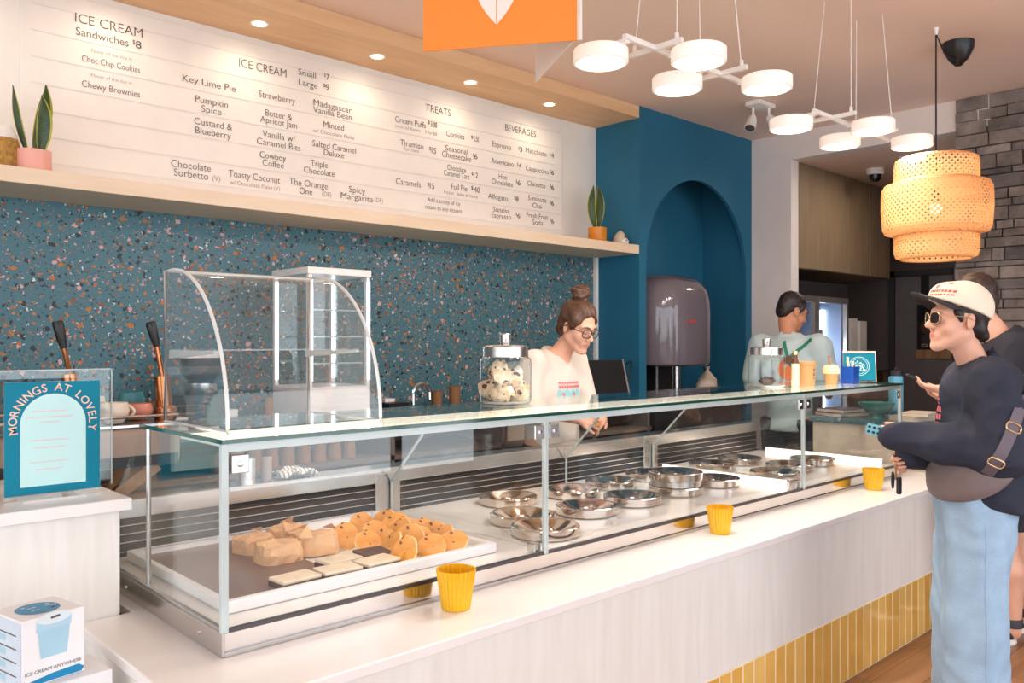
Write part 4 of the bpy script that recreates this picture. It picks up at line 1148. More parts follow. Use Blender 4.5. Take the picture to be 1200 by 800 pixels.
part('tub_wall', kt, lambda b: b.lathe([(0, .001), (.05, .001), (.052, .003), (.0585, .118), (.056, .118), (.048, .006)], M['kraft'], (4.23, 2.2, TOPZ), 32))
part('lid', kt, lambda b: b.lathe([(.0585, .112), (.0605, .113), (.0605, .127), (.055, .128), (0, .127)], M['kraft'], (4.23, 2.2, TOPZ), 32))
def kprint(b):
    for k in range(5):
        a = R(-110); aa = a + R(18) ; z = TOPZ + .04 + k * .012
        b.tube([(4.23 + .0575 * math.cos(aa + t), 2.2 + .0575 * math.sin(aa + t), z + (.004 if k % 2 else 0)) for t in (-.13, -.06, 0, .06, .1)], .0022, M['kraft_print'], 5)
part('print', kt, kprint)
ic = empty('ice_cream_cup', (4.43, 2.147, TOPZ), 'wafer-coloured cup of vanilla ice cream with a wooden spoon', 'ice cream')
part('cup', ic, lambda b: b.lathe([(0, .001), (.03, .001), (.037, .062), (.033, .062)], M['kraft'], (4.43, 2.147, TOPZ), 24))
part('ice_cream', ic, lambda b: b.lathe([(.0375, .058), (.043, .062), (.044, .085), (.038, .1), (.02, .108), (0, .11)], M['icecream'], (4.43, 2.147, TOPZ), 26, None, lambda r, z, a: r * (1 + .05 * math.sin(5 * a + z * 40))))
part('spoon', ic, lambda b: b.tube([(4.425, 2.15, TOPZ + .09), (4.415, 2.15, TOPZ + .135), (4.412, 2.15, TOPZ + .155)], [.005, .007, .009], M['tan_wood'], 8, flat=(1, .4)))
bb = empty('spoon_box', (4.56, 2.10, TOPZ), 'open blue box of wooden spoons beside the small teal sign', 'box')
def bbox(b):
    x0, x1, y0, y1, z0, z1 = 4.525, 4.595, 2.065, 2.135, TOPZ + .001, TOPZ + .096
    b.box(x0, x1, y0, y1, z0, z0 + .004, M['blue_box'])
    for q in ((x0, x0 + .004, y0, y1), (x1 - .004, x1, y0, y1), (x0 + .004, x1 - .004, y0, y0 + .004), (x0 + .004, x1 - .004, y1 - .004, y1)): b.box(*q, z0, z1, M['blue_box'])
part('box_wall', bb, bbox, .001)
for i, (dx, dy, h, tx) in enumerate(((-.02, .0, .13, -.01), (0, .015, .15, .0), (.02, .0, .125, .008))):
    o = part('wooden_spoon', None, lambda b: b.tube([(4.56 + dx, 2.1 + dy, TOPZ + .006), (4.56 + dx + tx, 2.1 + dy, TOPZ + h * .8), (4.56 + dx + tx * 1.3, 2.1 + dy, TOPZ + h)], [.004, .005, .009], M['cake_cream'], 8, flat=(1, .35)))
    tag(o, 'pale wooden spoon standing in the open blue box', 'spoon', 'spoons in the blue box')
ss = empty('counter_sign', (4.73, 2.12, TOPZ), 'small teal sign with a pale round emblem in an acrylic holder', 'sign')
T = Matrix.Translation((4.745, 2.13, TOPZ)) @ Matrix.Rotation(R(-58), 4, 'Z') @ Matrix.Rotation(R(-10), 4, 'X')
part('card', ss, lambda b: b.box(-.085, .085, 0, .002, .014, .168, M['teal_card'], T))
part('holder', ss, lambda b: (b.box(-.09, .09, .003, .005, .004, .18, M['acrylic'], T), b.box(-.09, .09, -.005, .004, .17, .182, M['acrylic_edge'], T), b.box(.086, .09, -.005, .004, .004, .17, M['acrylic_edge'], T)))
part('foot', ss, lambda b: b.box(-.09, .09, -.006, .07, 0.0035, .0075, M['acrylic'], Matrix.Translation((4.745, 2.13, TOPZ)) @ Matrix.Rotation(R(-58), 4, 'Z')))
def emblem(b):
    n = 36
    for (r, wd) in ((.052, .003), (.043, .002)):
        b.add([T @ Vector(((r + q) * math.cos(2 * PI * i / n), -.0006, .095 + (r + q) * math.sin(2 * PI * i / n))) for q in (0, wd) for i in range(n)], [(i, (i + 1) % n, n + (i + 1) % n, n + i) for i in range(n)], M['pale_card'])
    rr = random.Random(4)
    for i in range(42):
        a = rr.uniform(0, 2 * PI); q = .036 * math.sqrt(rr.random()); r = rr.uniform(.003, .006)
        b.add([T @ Vector((q * math.cos(a) + r * math.cos(k * PI / 3), -.0006, .088 + q * math.sin(a) + r * math.sin(k * PI / 3))) for k in range(6)], [list(range(6))], M['pale_card'])
part('emblem', ss, emblem)

# ------------------------------------------------------------------ end counter beyond the case
EZ = 1.018
ec = empty('end_counter', (5.35, 2.15, 0), 'beige-fronted till counter just beyond the right end of the glass case', 'counter')
part('front_panel', ec, lambda b: b.box(5.11, 5.55, 1.62, 2.6, 0, EZ - .03, M['paper']), .003)
part('worktop', ec, lambda b: b.box(5.09, 5.62, 1.6, 2.62, EZ - .03, EZ, M['terrazzo']), .003)
def book(px, py, dz, ln, wd, th, ang, lab, m, Z=EZ):
    p = atX(px, py, 5.3)
    o = empty('menu_book', (p.x, p.y, Z), lab, 'book', 'books on the till counter')
    T = Matrix.Translation((p.x, min(p.y, 2.5), Z + dz)) @ Matrix.Rotation(R(ang), 4, 'Z')
    part('cover', o, lambda b: (b.box(-ln / 2, ln / 2, -wd / 2, wd / 2, 0.0006, .003, M[m], T), b.box(-ln / 2, ln / 2, -wd / 2, wd / 2, th - .003, th, M[m], T)), .001)
    part('pages', o, lambda b: b.box(-ln / 2 + .004, ln / 2 - .004, -wd / 2 + .004, wd / 2 - .002, .003, th - .003, M['paper'], T))
book(985, 484, 0, .2, .26, .025, 60, 'dark flat book at the bottom of the left pile on the till counter', 'book_dark')
book(985, 478, .026, .2, .24, .022, 80, 'dark flat book lying on top of the left pile on the till counter', 'book_dark')
book(1072, 486, 0, .18, .24, .03, 70, 'pale flat book at the bottom of the right pile on the till counter', 'paper')
book(1078, 478, .031, .16, .22, .022, 95, 'thin pale book on top of the right pile on the till counter', 'paper')
p = atX(1030, 488, 5.3)
bo = empty('teal_bowl', (5.27, p.y, EZ), 'footed teal bowl between the book piles on the till counter', 'bowl')
part('bowl', bo, lambda b: b.lathe([(.045, .03), (.07, .045), (.1, .075), (.112, .1), (.108, .1), (.095, .078), (.06, .05), (0, .045)], M['teal_bowl'], (5.27, p.y, EZ), 32))
part('foot', bo, lambda b: b.lathe([(0, .001), (.055, .001), (.05, .01), (.042, .03), (0, .032)], M['teal_bowl'], (5.27, p.y, EZ), 32))
p = atX(1050, 480, 5.45)
wb = empty('water_bottle', (p.x, p.y, EZ), 'tall light blue metal water bottle with dark cap on the till counter', 'bottle')
part('body', wb, lambda b: b.lathe([(0, .001), (.04, .001), (.043, .006), (.043, .25), (.04, .258), (.03, .262)], M['bottle_blue'], (p.x, p.y, EZ), 28))
cp = part('cap', wb, lambda b: b.lathe([(.03, .262), (.031, .268), (.031, .292), (.028, .296), (0, .296)], M['charcoal'], (p.x, p.y, EZ), 24))
part('loop', cp, lambda b: b.tube([(p.x + .026 * math.cos(PI * i / 8), p.y, EZ + .292 + .022 * math.sin(PI * i / 8)) for i in range(9)], .004, M['charcoal'], 8))
# ------------------------------------------------------------------ hanging lights
LAMPZ = 2.54
def disc_lamp(cx, lab, offs):
    cy = 1.878
    o = empty('disc_pendant', (cx, cy, LAMPZ), lab, 'pendant light', 'white disc pendants')
    xs = offs
    part('main_bar', o, lambda b: b.box(cx + xs[0] - .02, cx + xs[3] + .02, cy - .009, cy + .009, LAMPZ + .028, LAMPZ + .046, M['white_metal']), .002)
    mids = ((xs[0] + .16), (xs[2] + .12))
    for x in mids:
        part('cross_bar', o, lambda b: b.box(cx + x - .009, cx + x + .009, cy - .12, cy + .12, LAMPZ + .029, LAMPZ + .047, M['white_metal']), .002)
        for s in (-.095, .095):
            part('cable', o, lambda b: (b.tube([(cx + x, cy + s, LAMPZ + .045), (cx + x * .75, cy + s * .7, CEIL - .0005)], .0022, M['white_metal'], 6), b.lathe([(.008, .0), (.008, .022), (.003, .028)], M['white_metal'], (cx + x, cy + s, LAMPZ + .045), 12)))
    for i, dx in enumerate(xs):
        y = cy + (.125 if i % 2 == 0 else -.125); x = cx + dx
        d = part('disc', o, lambda b: (b.lathe([(0, .026), (.096, .026), (.1, .022), (.1, -.024), (.096, -.026), (.09, -.026)], M['opal'], (x, y, LAMPZ), 40),
                                       b.box(x - .012, x + .012, min(y, cy), max(y, cy), LAMPZ + .02, LAMPZ + .034, M['white_metal'])))
        part('diffuser', d, lambda b: b.lathe([(0, -.022), (.0905, -.022)], M['disc_glow'], (x, y, LAMPZ), 40))
        ld = bpy.data.lights.new('disc_light', 'AREA'); ld.shape = 'DISK'; ld.size = .17; ld.energy = 5.5; ld.color = (1, .9, .81)
        lo = bpy.data.objects.new('disc_light', ld); COL.objects.link(lo); lo.parent = o; lo.location = (x - cx, y - cy, -.03)
disc_lamp(2.69, 'nearer white four-disc pendant, right of the orange hanging sign', (-.36, -.107, .11, .37))
disc_lamp(4.13, 'farther white four-disc pendant, left of the woven lampshade', (-.41, -.08, .1, .39))

# woven pendant
lc = Vector((4.70, 1.698, 0))
rl = empty('woven_pendant', (4.70, 1.698, 2.2), 'large three-tier woven rattan pendant glowing orange by the stone wall', 'pendant light')
zt = 1.5 + 214 / 980 * 4.46; zb = 1.5 + 97 / 980 * 4.46
def tier(prof, n, seed):
    """open weave: ribbons spiral both ways over the lathe profile"""
    def f(b):
        L_ = [0]
        for i in range(1, len(prof)): L_.append(L_[-1] + math.hypot(prof[i][0] - prof[i - 1][0], prof[i][1] - prof[i - 1][1]))
        def at(s):
            for i in range(1, len(L_)):
                if s <= L_[i] + 1e-9:
                    t = (s - L_[i - 1]) / max(1e-9, L_[i] - L_[i - 1])
                    return prof[i - 1][0] + t * (prof[i][0] - prof[i - 1][0]), prof[i - 1][1] + t * (prof[i][1] - prof[i - 1][1])
            return prof[-1]
        rm = max(p[0] for p in prof); K = 14
        for sgn in (1, -1):
            for k in range(n):
                vs = []; fs = []
                for i in range(K + 1):
                    s = L_[-1] * i / K; r, z = at(s); r += .0012 * sgn
                    a = 2 * PI * k / n + sgn * s / rm * 1.0
                    hw = .0056 / rm * 1.45
                    vs += [(lc.x + r * math.cos(a - hw), lc.y + r * math.sin(a - hw), z), (lc.x + r * math.cos(a + hw), lc.y + r * math.sin(a + hw), z)]
                for i in range(K): fs.append((2 * i, 2 * i + 1, 2 * i + 3, 2 * i + 2))
                b.add(vs, fs, M['rattan'], True)
        for (r, z) in (prof[0], prof[-1]):
            b.tube([(lc.x + r * math.cos(2 * PI * i / 40), lc.y + r * math.sin(2 * PI * i / 40), z) for i in range(40)], .006, M['rattan'], 6, True)
    return f
Hh = zt - zb
z1, z2 = zb + Hh * .255, zb + Hh * .742
part('upper_tier', rl, tier([(.175, zt), (.2, zt - .004), (.205, zt - .03), (.207, z2 - .03), (.2, z2 - .045)], 44, 1))
part('middle_tier', rl, tier([(.205, z2 + .012), (.255, z2 - .002), (.268, z2 - .03), (.27, (z1 + z2) / 2), (.262, z1 + .015), (.25, z1), (.2, z1 - .012)], 58, 2))
part('lower_tier', rl, tier([(.2, z1 + .03), (.207, z1 + .01), (.205, zb + .03), (.195, zb + .006), (.17, zb)], 44, 3))
part('bulb', rl, lambda b: b.ball((lc.x, lc.y, zb + Hh * .5), .03, M['bulb'], 16, 12))
part('bulb_holder', rl, lambda b: (b.lathe([(.02, 0), (.022, .06), (.008, .075)], M['black'], (lc.x, lc.y, zb + Hh * .56), 14), b.tube([(lc.x - .2, lc.y, zt - .003), (lc.x + .2, lc.y, zt - .003)], .003, M['black'], 6)))
hook = Vector((4.70, 1.698, CEIL))
part('cord', rl, lambda b: b.tube([(lc.x, lc.y, zb + Hh * .6), (lc.x, lc.y, zt), (4.70, 1.698, CEIL - .03)] + [Vector((4.70, 1.698, CEIL - .03)).lerp(Vector((5.0, 1.695, CEIL - .1)), i / 6) + Vector((0, 0, -.045 * math.sin(PI * i / 6))) for i in range(1, 7)], .0045, M['black'], 8))
part('hook', rl, lambda b: b.lathe([(0, -.04), (.008, -.035), (.012, -.01), (.014, -.0005)], M['white_metal'], (4.70, 1.698, CEIL), 14))
cn = Matrix.Translation((5.02, 1.695, CEIL))
part('ceiling_cup', rl, lambda b: b.lathe([(0, -.135), (.018, -.13), (.05, -.095), (.078, -.04), (.082, -.0005)], M['black'], (5.02, 1.695, CEIL), 28))
ld = bpy.data.lights.new('bulb_light', 'POINT'); ld.energy = 2.2; ld.color = (1, .76, .5); ld.shadow_soft_size = .04
lo = bpy.data.objects.new('bulb_light', ld); COL.objects.link(lo); lo.parent = rl; lo.location = Vector((lc.x, lc.y, zb + Hh * .5 - .06)) - ORG[rl]

# ceiling spots
spx = Vector((5.3, 3.08, CEIL))
so_ = empty('ceiling_spot_bar', spx, 'small white twin spot fitting on the ceiling in front of the blue column', 'spotlight')
part('plate', so_, lambda b: b.rbox(spx.x - .12, spx.x + .1, spx.y - .06, spx.y + .06, CEIL - .03, CEIL - .0005, .015, M['white_metal']), .003)
for (dx, dy, tx, ty) in ((-.08, .04, -.10, .03), (.05, -.05, .06, -.06)):
    sg_ = -1 if dx < 0 else 1
    a = Vector((spx.x, spx.y, CEIL - .03)) + RT * .055 * sg_; c = a + Vector((0, 0, -.06)); d = c + RT * .035 * sg_ - FW * .04 + Vector((0, 0, -.09))
    hd = part('spot_head', so_, lambda b: (b.tube([a, c], .009, M['white_metal'], 8), b.tube([c, c.lerp(d, .25), d], [.02, .032, .042], M['white_metal'], 16)))
    part('lens', hd, lambda b: b.tube([d, d + (d - c).normalized() * .003], .034, M['steel'], 16))

# orange three-sided hanging sign
Rc = atT(677, 47, 2.6); Lc = atT(496, 60, 0.1)
zS = Rc.z
def onz(px, py):
    d = ray(px, py); t = (zS - CAMH) / d.z; return Vector((d.x * t, d.y * t, zS))
A3 = onz(496, 60); B3 = Rc; C3 = onz(630, 97.5)
hs = empty('hanging_sign', (A3 + B3 + C3) / 3, 'orange hanging sign with a white leaf emblem near the ceiling', 'hanging sign')
HS = .46
def face(P, Q, m, th=.004):
    def f(b):
        d = (Q - P).normalized(); n = Vector((d.y, -d.x, 0)) * th
        vs = []
        for z in (0, HS): vs += [P + Vector((0, 0, z)), Q + Vector((0, 0, z)), Q - n + Vector((0, 0, z)), P - n + Vector((0, 0, z))]
        b.add(vs, [(3, 2, 1, 0), (4, 5, 6, 7), (0, 1, 5, 4), (1, 2, 6, 5), (2, 3, 7, 6), (3, 0, 4, 7)], m)
    return f
part('orange_face', hs, face(A3, B3, M['orange']))
inn = (A3 + B3 + C3) / 3
def inset(p): return p + (inn - p).normalized() * .012
part('white_back', hs, face(inset(B3), inset(C3), M['offwhite']))
def edge(b):
    d = (B3 - A3).normalized()
    b.tube([B3 + d * .006, B3 + d * .006 + Vector((0, 0, HS))], .008, M['offwhite'], 4)
part('edge_strip', hs, edge)
def leafem(b):
    d = (B3 - A3).normalized(); n = Vector((d.y, -d.x, 0)) * .002
    W = (B3 - A3).length
    c = A3 + d * W * .485 + Vector((0, 0, .068)) + n
    for s in (-1, 1):
        pts = []
        for i in range(15):
            t = i / 14; wd = .072 * math.sin(PI * t ** .92)
            pts.append(c + d * s * max(wd, .0) + Vector((0, 0, .3 * t)) + d * s * .0015)
        mid = [c + d * s * .0015 + Vector((0, 0, .3 * i / 14)) for i in range(15)]
        vs = pts + mid
        fs = [(i, i + 1, 15 + i + 1, 15 + i) for i in range(14)]
        b.add(vs, fs, M['offwhite'])
part('leaf_emblem', hs, leafem)
for P in (A3, B3, C3):
    part('hanging_wire', hs, lambda b: b.tube([P + (inn - P) * .1 + Vector((0, 0, HS)), P + (inn - P) * .1 + Vector((0, 0, CEIL - zS))], .0015, M['white_metal'], 5))

# ------------------------------------------------------------------ on the shelf
def snake_leaf(b, base, tip, wd, bend, yaw):
    n = 14; vs = []; fs = []
    base = Vector(base); tip = Vector(tip)
    sd = Vector((math.cos(yaw), math.sin(yaw), 0)); nn = Vector((-sd.y, sd.x, 0))
    rows = []
    for i in range(n + 1):
        t = i / n
        c = base.lerp(tip, t) + bend * math.sin(PI * t) * sd
        w_ = wd * (.55 + .45 * math.sin(PI * min(1, t * 1.1) * .8)) * (1 - t ** 5) * min(1, .6 + t * 2)
        if i == n: w_ = .0006
        rows.append([(c + sd * w_ * q + nn * wd * .35 * (q * q)) for q in (-1, -.8, 0, .8, 1)])
    for r in rows: vs += r
    for i in range(n):
        for k in range(4):
            f = (i * 5 + k, i * 5 + k + 1, (i + 1) * 5 + k + 1, (i + 1) * 5 + k)
            b.add([vs[j] for j in f], [(0, 1, 2, 3)], M['leaf_edge'] if k in (0, 3) else M['leaf'], True)
def plant(px, pyb, wpx, hpx, pot_m, Y, lab, leaves, name):
    p = atY(px, pyb, Y); t = Y / ray(px, pyb).y; k = t / 980
    p.z = 2.1845
    o = empty(name, p, lab, 'plant')
    r = wpx / 2 * k; h = hpx * k
    pt = part('pot', o, lambda b: b.lathe([(0, .001), (r * .93, .001), (r * .98, .006), (r, h), (r * .9, h), (r * .9, h - .012), (0, h - .014)], M[pot_m], p, 36))
    part('soil', pt, lambda b: b.lathe([(0, h - .012), (r * .9, h - .013)], M['soil'], p, 24))
    for (bx, tx, tz, wd, bend, dy) in leaves:
        part('leaf', o, lambda b: snake_leaf(b, p + Vector((bx * k * .73, dy, h - .014)), p + Vector((tx * k * .73 * 1.35, dy * 1.6, tz * k)), wd * k, bend * k, R(-43)))
    return o
plant(39, 197, 39, 28, 'pink_pot', 3.86, 'snake plant in a pale pink pot at the left end of the shelf', [(-7, -20, 104, 5, -3, .02), (2, 14, 110, 11, 2, 0.01), (6, 5, 92, 10, 3, -.03)], 'snake_plant')
plant(700, 280, 22, 18, 'mustard_pot', 3.84, 'small snake plant in a mustard pot at the right end of the shelf', [(-3, -6, 68, 5.5, -4, 0), (2, 5, 70, 5.5, 3, .01)], 'snake_plant')
p = atY(3, 193, 3.88); p.z = 2.1845
wbk = empty('woven_pot', p, 'round woven basket pot with a pale top at the left edge of the shelf', 'basket')
part('basket', wbk, lambda b: b.lathe([(0, .001), (.05, .001), (.06, .03), (.06, .11), (.055, .135), (.05, .135)], M['woven'], p, 30))
part('pale_top', wbk, lambda b: b.lathe([(.053, .133), (.05, .16), (.035, .185), (.0, .19)], M['white_paint'], p, 30))
p = atY(727, 283, 3.82); p.z = 2.1845
og = empty('ornament', p, 'small pale pointed clay figure with a brown eye at the shelf end', 'ornament')
part('body', og, lambda b: b.lathe([(0, .001), (.048, .001), (.055, .02), (.048, .055), (.03, .085), (.01, .105), (0, .108)], M['ornament'], p, 26))
part('muzzle', og, lambda b: b.ball(p + Vector((.0, -.042, .025)), (.034, .022, .022), M['white_paint'], 18, 12))
part('nose', og, lambda b: b.ball(p + Vector((-.01, -.064, .03)), .005, M['black'], 10, 8))
part('eye', og, lambda b: b.ball(p + Vector((.004, -.04, .056)), (.016, .01, .014), M['ornament_dark'], 14, 10))

# ------------------------------------------------------------------ in the niche
GX, GY = atY(790, 430, 3.85).x, 3.87
gk = 5.9 / 980 * 1.03
gz0 = atY(800, 428, 3.72).z; gz1 = atY(795, 321, 3.72).z
x0g, x1g = atY(758, 400, 3.72).x, atY(823, 400, 3.72).x
mm_ = empty('grey_dome_machine', (5.0, 3.87, BZ), 'glossy grey dome-shaped machine standing in the blue arched niche', 'machine')
def dome(b):
    xc = (x0g + x1g) / 2; rx = (x1g - x0g) / 2 * .97
    H = gz1 - gz0
    prof = [(0, 0), (.93, 0), (.985, .02), (1, .05), (1, .60), (.99, .70), (.95, .80), (.86, .89), (.70, .95), (.45, .985), (0, 1)]
    b.lathe([(r * rx, gz0 + z * H) for r, z in prof], M['grey_enamel'], (xc, 3.87, 0), 48, None, lambda r, z, a: r * (abs(math.cos(a)) ** 3.2 + abs(math.sin(a)) ** 3.2) ** (-1 / 3.2) )
part('housing', mm_, dome)
xc = (x0g + x1g) / 2
part('base', mm_, lambda b: b.rbox(xc - .19, xc + .02, 3.75, 4.0, 1.1, gz0 + .002, .02, M['dark_steel']))
for dx in (.06, .15):
    part('leg', mm_, lambda b: b.lathe([(.03, 0), (.03, gz0 - 1.1 + .001)], M['steel'], (xc + dx, 3.82, 1.1), 16))
part('plinth', mm_, lambda b: b.box(xc - .25, 6.1, 3.72, 4.11, 0, 1.1, M['dark_steel']))
def badge(b):
    b.box(xc - .1, xc - .02, 3.87 - .005 - (x1g - x0g) / 2 * .97 - .002, 3.87 - (x1g - x0g) / 2 * .97 + .03, gz0 + .315, gz0 + .335, M['red_print'])
part('badge', mm_, badge)
sbg = empty('sugar_bag', (5.33, 3.8, 1.1), 'small tied pale bag on the niche base beside the grey machine', 'bag')
p = atY(829, 452, 3.8)
part('bag', sbg, lambda b: b.lathe([(0, 0), (.05, .0), (.075, .03), (.07, .1), (.03, .15), (.012, .17), (.02, .2), (.0, .2)], M['ornament'], (p.x, 3.8, 1.1), 20, None, lambda r, z, a: r * (1 + .08 * math.sin(5 * a + 20 * z))))
part('lower_bag', sbg, lambda b: b.ball((p.x - .06, 3.78, 1.152), (.09, .07, .05), M['paper'], 16, 10))

# ------------------------------------------------------------------ back room
kc = empty('wall_cabinets', (7.2, 3.6, 2.1), 'run of brown wood-grain wall cabinets above the fridge in the back room', 'cabinet')
CYF = 3.348
part('carcass', kc, lambda b: b.box(ENDX + .125, 8.11, CYF + .02, 4.45, 2.095, 2.955, M['cab_wood']))
for i in range(4):
    xa = ENDX + .13 + i * (8.11 - ENDX - .13) / 4
    part('door', kc, lambda b: b.box(xa + .002, xa + (8.11 - ENDX - .13) / 4 - .002, CYF, CYF + .018, 2.1, 2.95, M['cab_wood']), .002)
fr = empty('upright_fridge', (6.8, 3.7, 0), 'tall two-door glass upright fridge with a bright light strip in the back room', 'fridge')
FX0, FX1, FXM = 6.345, 7.26, 6.68
part('cabinet_shell', fr, lambda b: (b.box(FX0, FX1, 4.1, 4.15, 0, 2.0, M['fridge_frame']), b.box(FX0, FX0 + .03, CYF + .05, 4.1, 0, 2.0, M['fridge_frame']), b.box(FX1 - .03, FX1, CYF + .05, 4.1, 0, 2.0, M['fridge_frame']),
                                     b.box(FX0, FX1, CYF + .05, 4.1, 1.96, 2.0, M['fridge_frame']), b.box(FX0, FX1, CYF + .05, 4.1, 0, .12, M['fridge_frame']), b.box(FX0 + .03, FX1 - .03, 4.05, 4.1, .12, 1.96, M['fridge_in']),
                                     b.box(FX1 - .06, FX1 - .03, CYF + .05, 4.05, .12, 1.96, M['fridge_in'])))
part('header', fr, lambda b: b.box(FX0, FX1, CYF + .02, CYF + .05, 1.88, 2.0, M['fridge_frame']), .003)
for (xa, xb) in ((FX0, FXM), (FXM, FX1)):
    d = part('door', fr, lambda b: (b.box(xa, xa + .04, CYF + .01, CYF + .05, .1, 1.88, M['fridge_bar']), b.box(xb - .04, xb, CYF + .01, CYF + .05, .1, 1.88, M['fridge_bar']),
                                    b.box(xa + .04, xb - .04, CYF + .01, CYF + .05, 1.83, 1.88, M['fridge_bar']), b.box(xa + .04, xb - .04, CYF + .01, CYF + .05, .1, .16, M['fridge_bar'])), .002)
    part('pane', d, lambda b: b.box(xa + .04, xb - .04, CYF + .028, CYF + .034, .16, 1.83, M['glass']))
    part('handle', d, lambda b: b.box(xb - .03 if xa == FX0 else xa + .01, xb - .01 if xa == FX0 else xa + .03, CYF - .025, CYF - .005, .7, 1.6, M['fridge_bar']), .004)
part('light_strip', fr, lambda b: b.box(FX1 - .085, FX1 - .06, CYF + .2, CYF + .24, .2, 1.78, M['led']))
part('light_strip', fr, lambda b: b.box(FXM - .012, FXM + .012, CYF + .2, CYF + .22, .2, 1.78, M['led']))
for z in (.5, .85, 1.2, 1.52):
    part('shelf', fr, lambda b: b.box(FX0 + .04, FX1 - .09, CYF + .25, 4.04, z, z + .012, M['white_metal']))
ld = bpy.data.lights.new('fridge_light', 'POINT'); ld.energy = 8; ld.color = (.72, .82, 1); ld.shadow_soft_size = .08
lo = bpy.data.objects.new('fridge_light', ld); COL.objects.link(lo); lo.parent = fr; lo.location = (.0, -.1, 1.4)
lowc = empty('low_cabinet', (7.9, 3.6, 0), 'dark brown low cabinet beside the upright fridge', 'cabinet')
part('body', lowc, lambda b: b.box(7.28, 8.2, CYF + .1, 4.2, .02, 1.2, M['brown_leather']), .004)
part('top', lowc, lambda b: b.box(7.27, 8.22, CYF + .06, 4.2, 1.2, 1.23, M['charcoal']), .003)
for i, (px, pt, lab) in enumerate(((999, 373, 'taller white upright panel leaning beside the fridge'), (1010, 376, 'shorter white upright panel to the right of its twin by the fridge'))):
    a = atY(px - 4.5, pt, CYF + .12); c = atY(px + 3.5, pt, CYF + .12)
    o = part('white_panel', None, lambda b: b.box(a.x, c.x, CYF + .1, CYF + .4, 1.2305, a.z, M['white_metal']), .004); tag(o, lab, 'panel')
ps_ = empty('wall_poster', (8.89, 3.28, 1.6), 'dark poster with ICE CREAM lettering hung on the grey back door', 'poster')
pa = atX(1075, 357, 8.895); pb_ = atX(1113, 418, 8.895)
part('print', ps_, lambda b: b.box(8.889, 8.899, pb_.y, pa.y, pb_.z + .07, pa.z, M['poster']))
part('bottom_rail', ps_, lambda b: b.box(8.884, 8.899, pb_.y - .01, pa.y + .01, pb_.z - .02, pb_.z + .07, M['tan_wood']), .002)
def ptxt(b):
    vs, fs = text_mesh("ICE CREAM", .22, .028)
    T = Matrix.Translation((8.8885, (pa.y + pb_.y) / 2, pb_.z + .115)) @ Matrix.Rotation(R(-90), 4, 'Z')
    b.add(vs, fs, M['offwhite'], False, T)
part('lettering', ps_, ptxt)
def pshape(b):
    for (dy, dz, ry, rz, m) in ((.06, .3, .06, .07, M['brown_leather']), (-.06, .34, .065, .08, M['black']), (.02, .18, .1, .06, M['charcoal'])):
        b.add([(8.8882, (pa.y + pb_.y) / 2 + dy + ry * math.cos(2 * PI * k / 20), pb_.z + dz + rz * math.sin(2 * PI * k / 20)) for k in range(20)], [list(range(20))], m)
part('picture', ps_, pshape)
cam_o = empty('security_camera', (7.07, 3.04, 2.956), 'white dome security camera on the back room ceiling', 'camera')
part('mount', cam_o, lambda b: b.lathe([(0, -.05), (.06, -.05), (.07, -.04), (.07, -.0005)], M['white_metal'], (7.07, 3.04, 2.956), 24))
part('dome', cam_o, lambda b: b.lathe([(.05, -.05), (.045, -.085), (.025, -.105), (0, -.11)], M['black_gloss'], (7.07, 3.04, 2.956), 24))
sl = empty('ceiling_light', (6.84, 2.63, 2.956), 'small square lit ceiling light in the back room above the woven lamp', 'ceiling light')
part('frame', sl, lambda b: b.box(6.74, 6.94, 2.55, 2.71, 2.94, 2.9555, M['white_metal']), .002)
ld = bpy.data.lights.new('back_room_light', 'AREA'); ld.size = .16; ld.energy = 9; ld.color = (1, .86, .74)
lo = bpy.data.objects.new('back_room_light', ld); COL.objects.link(lo); lo.parent = sl; lo.location = (0, 0, -.03)
part('diffuser', sl, lambda b: b.box(6.76, 6.92, 2.57, 2.69, 2.938, 2.94, M['spot_glow']))
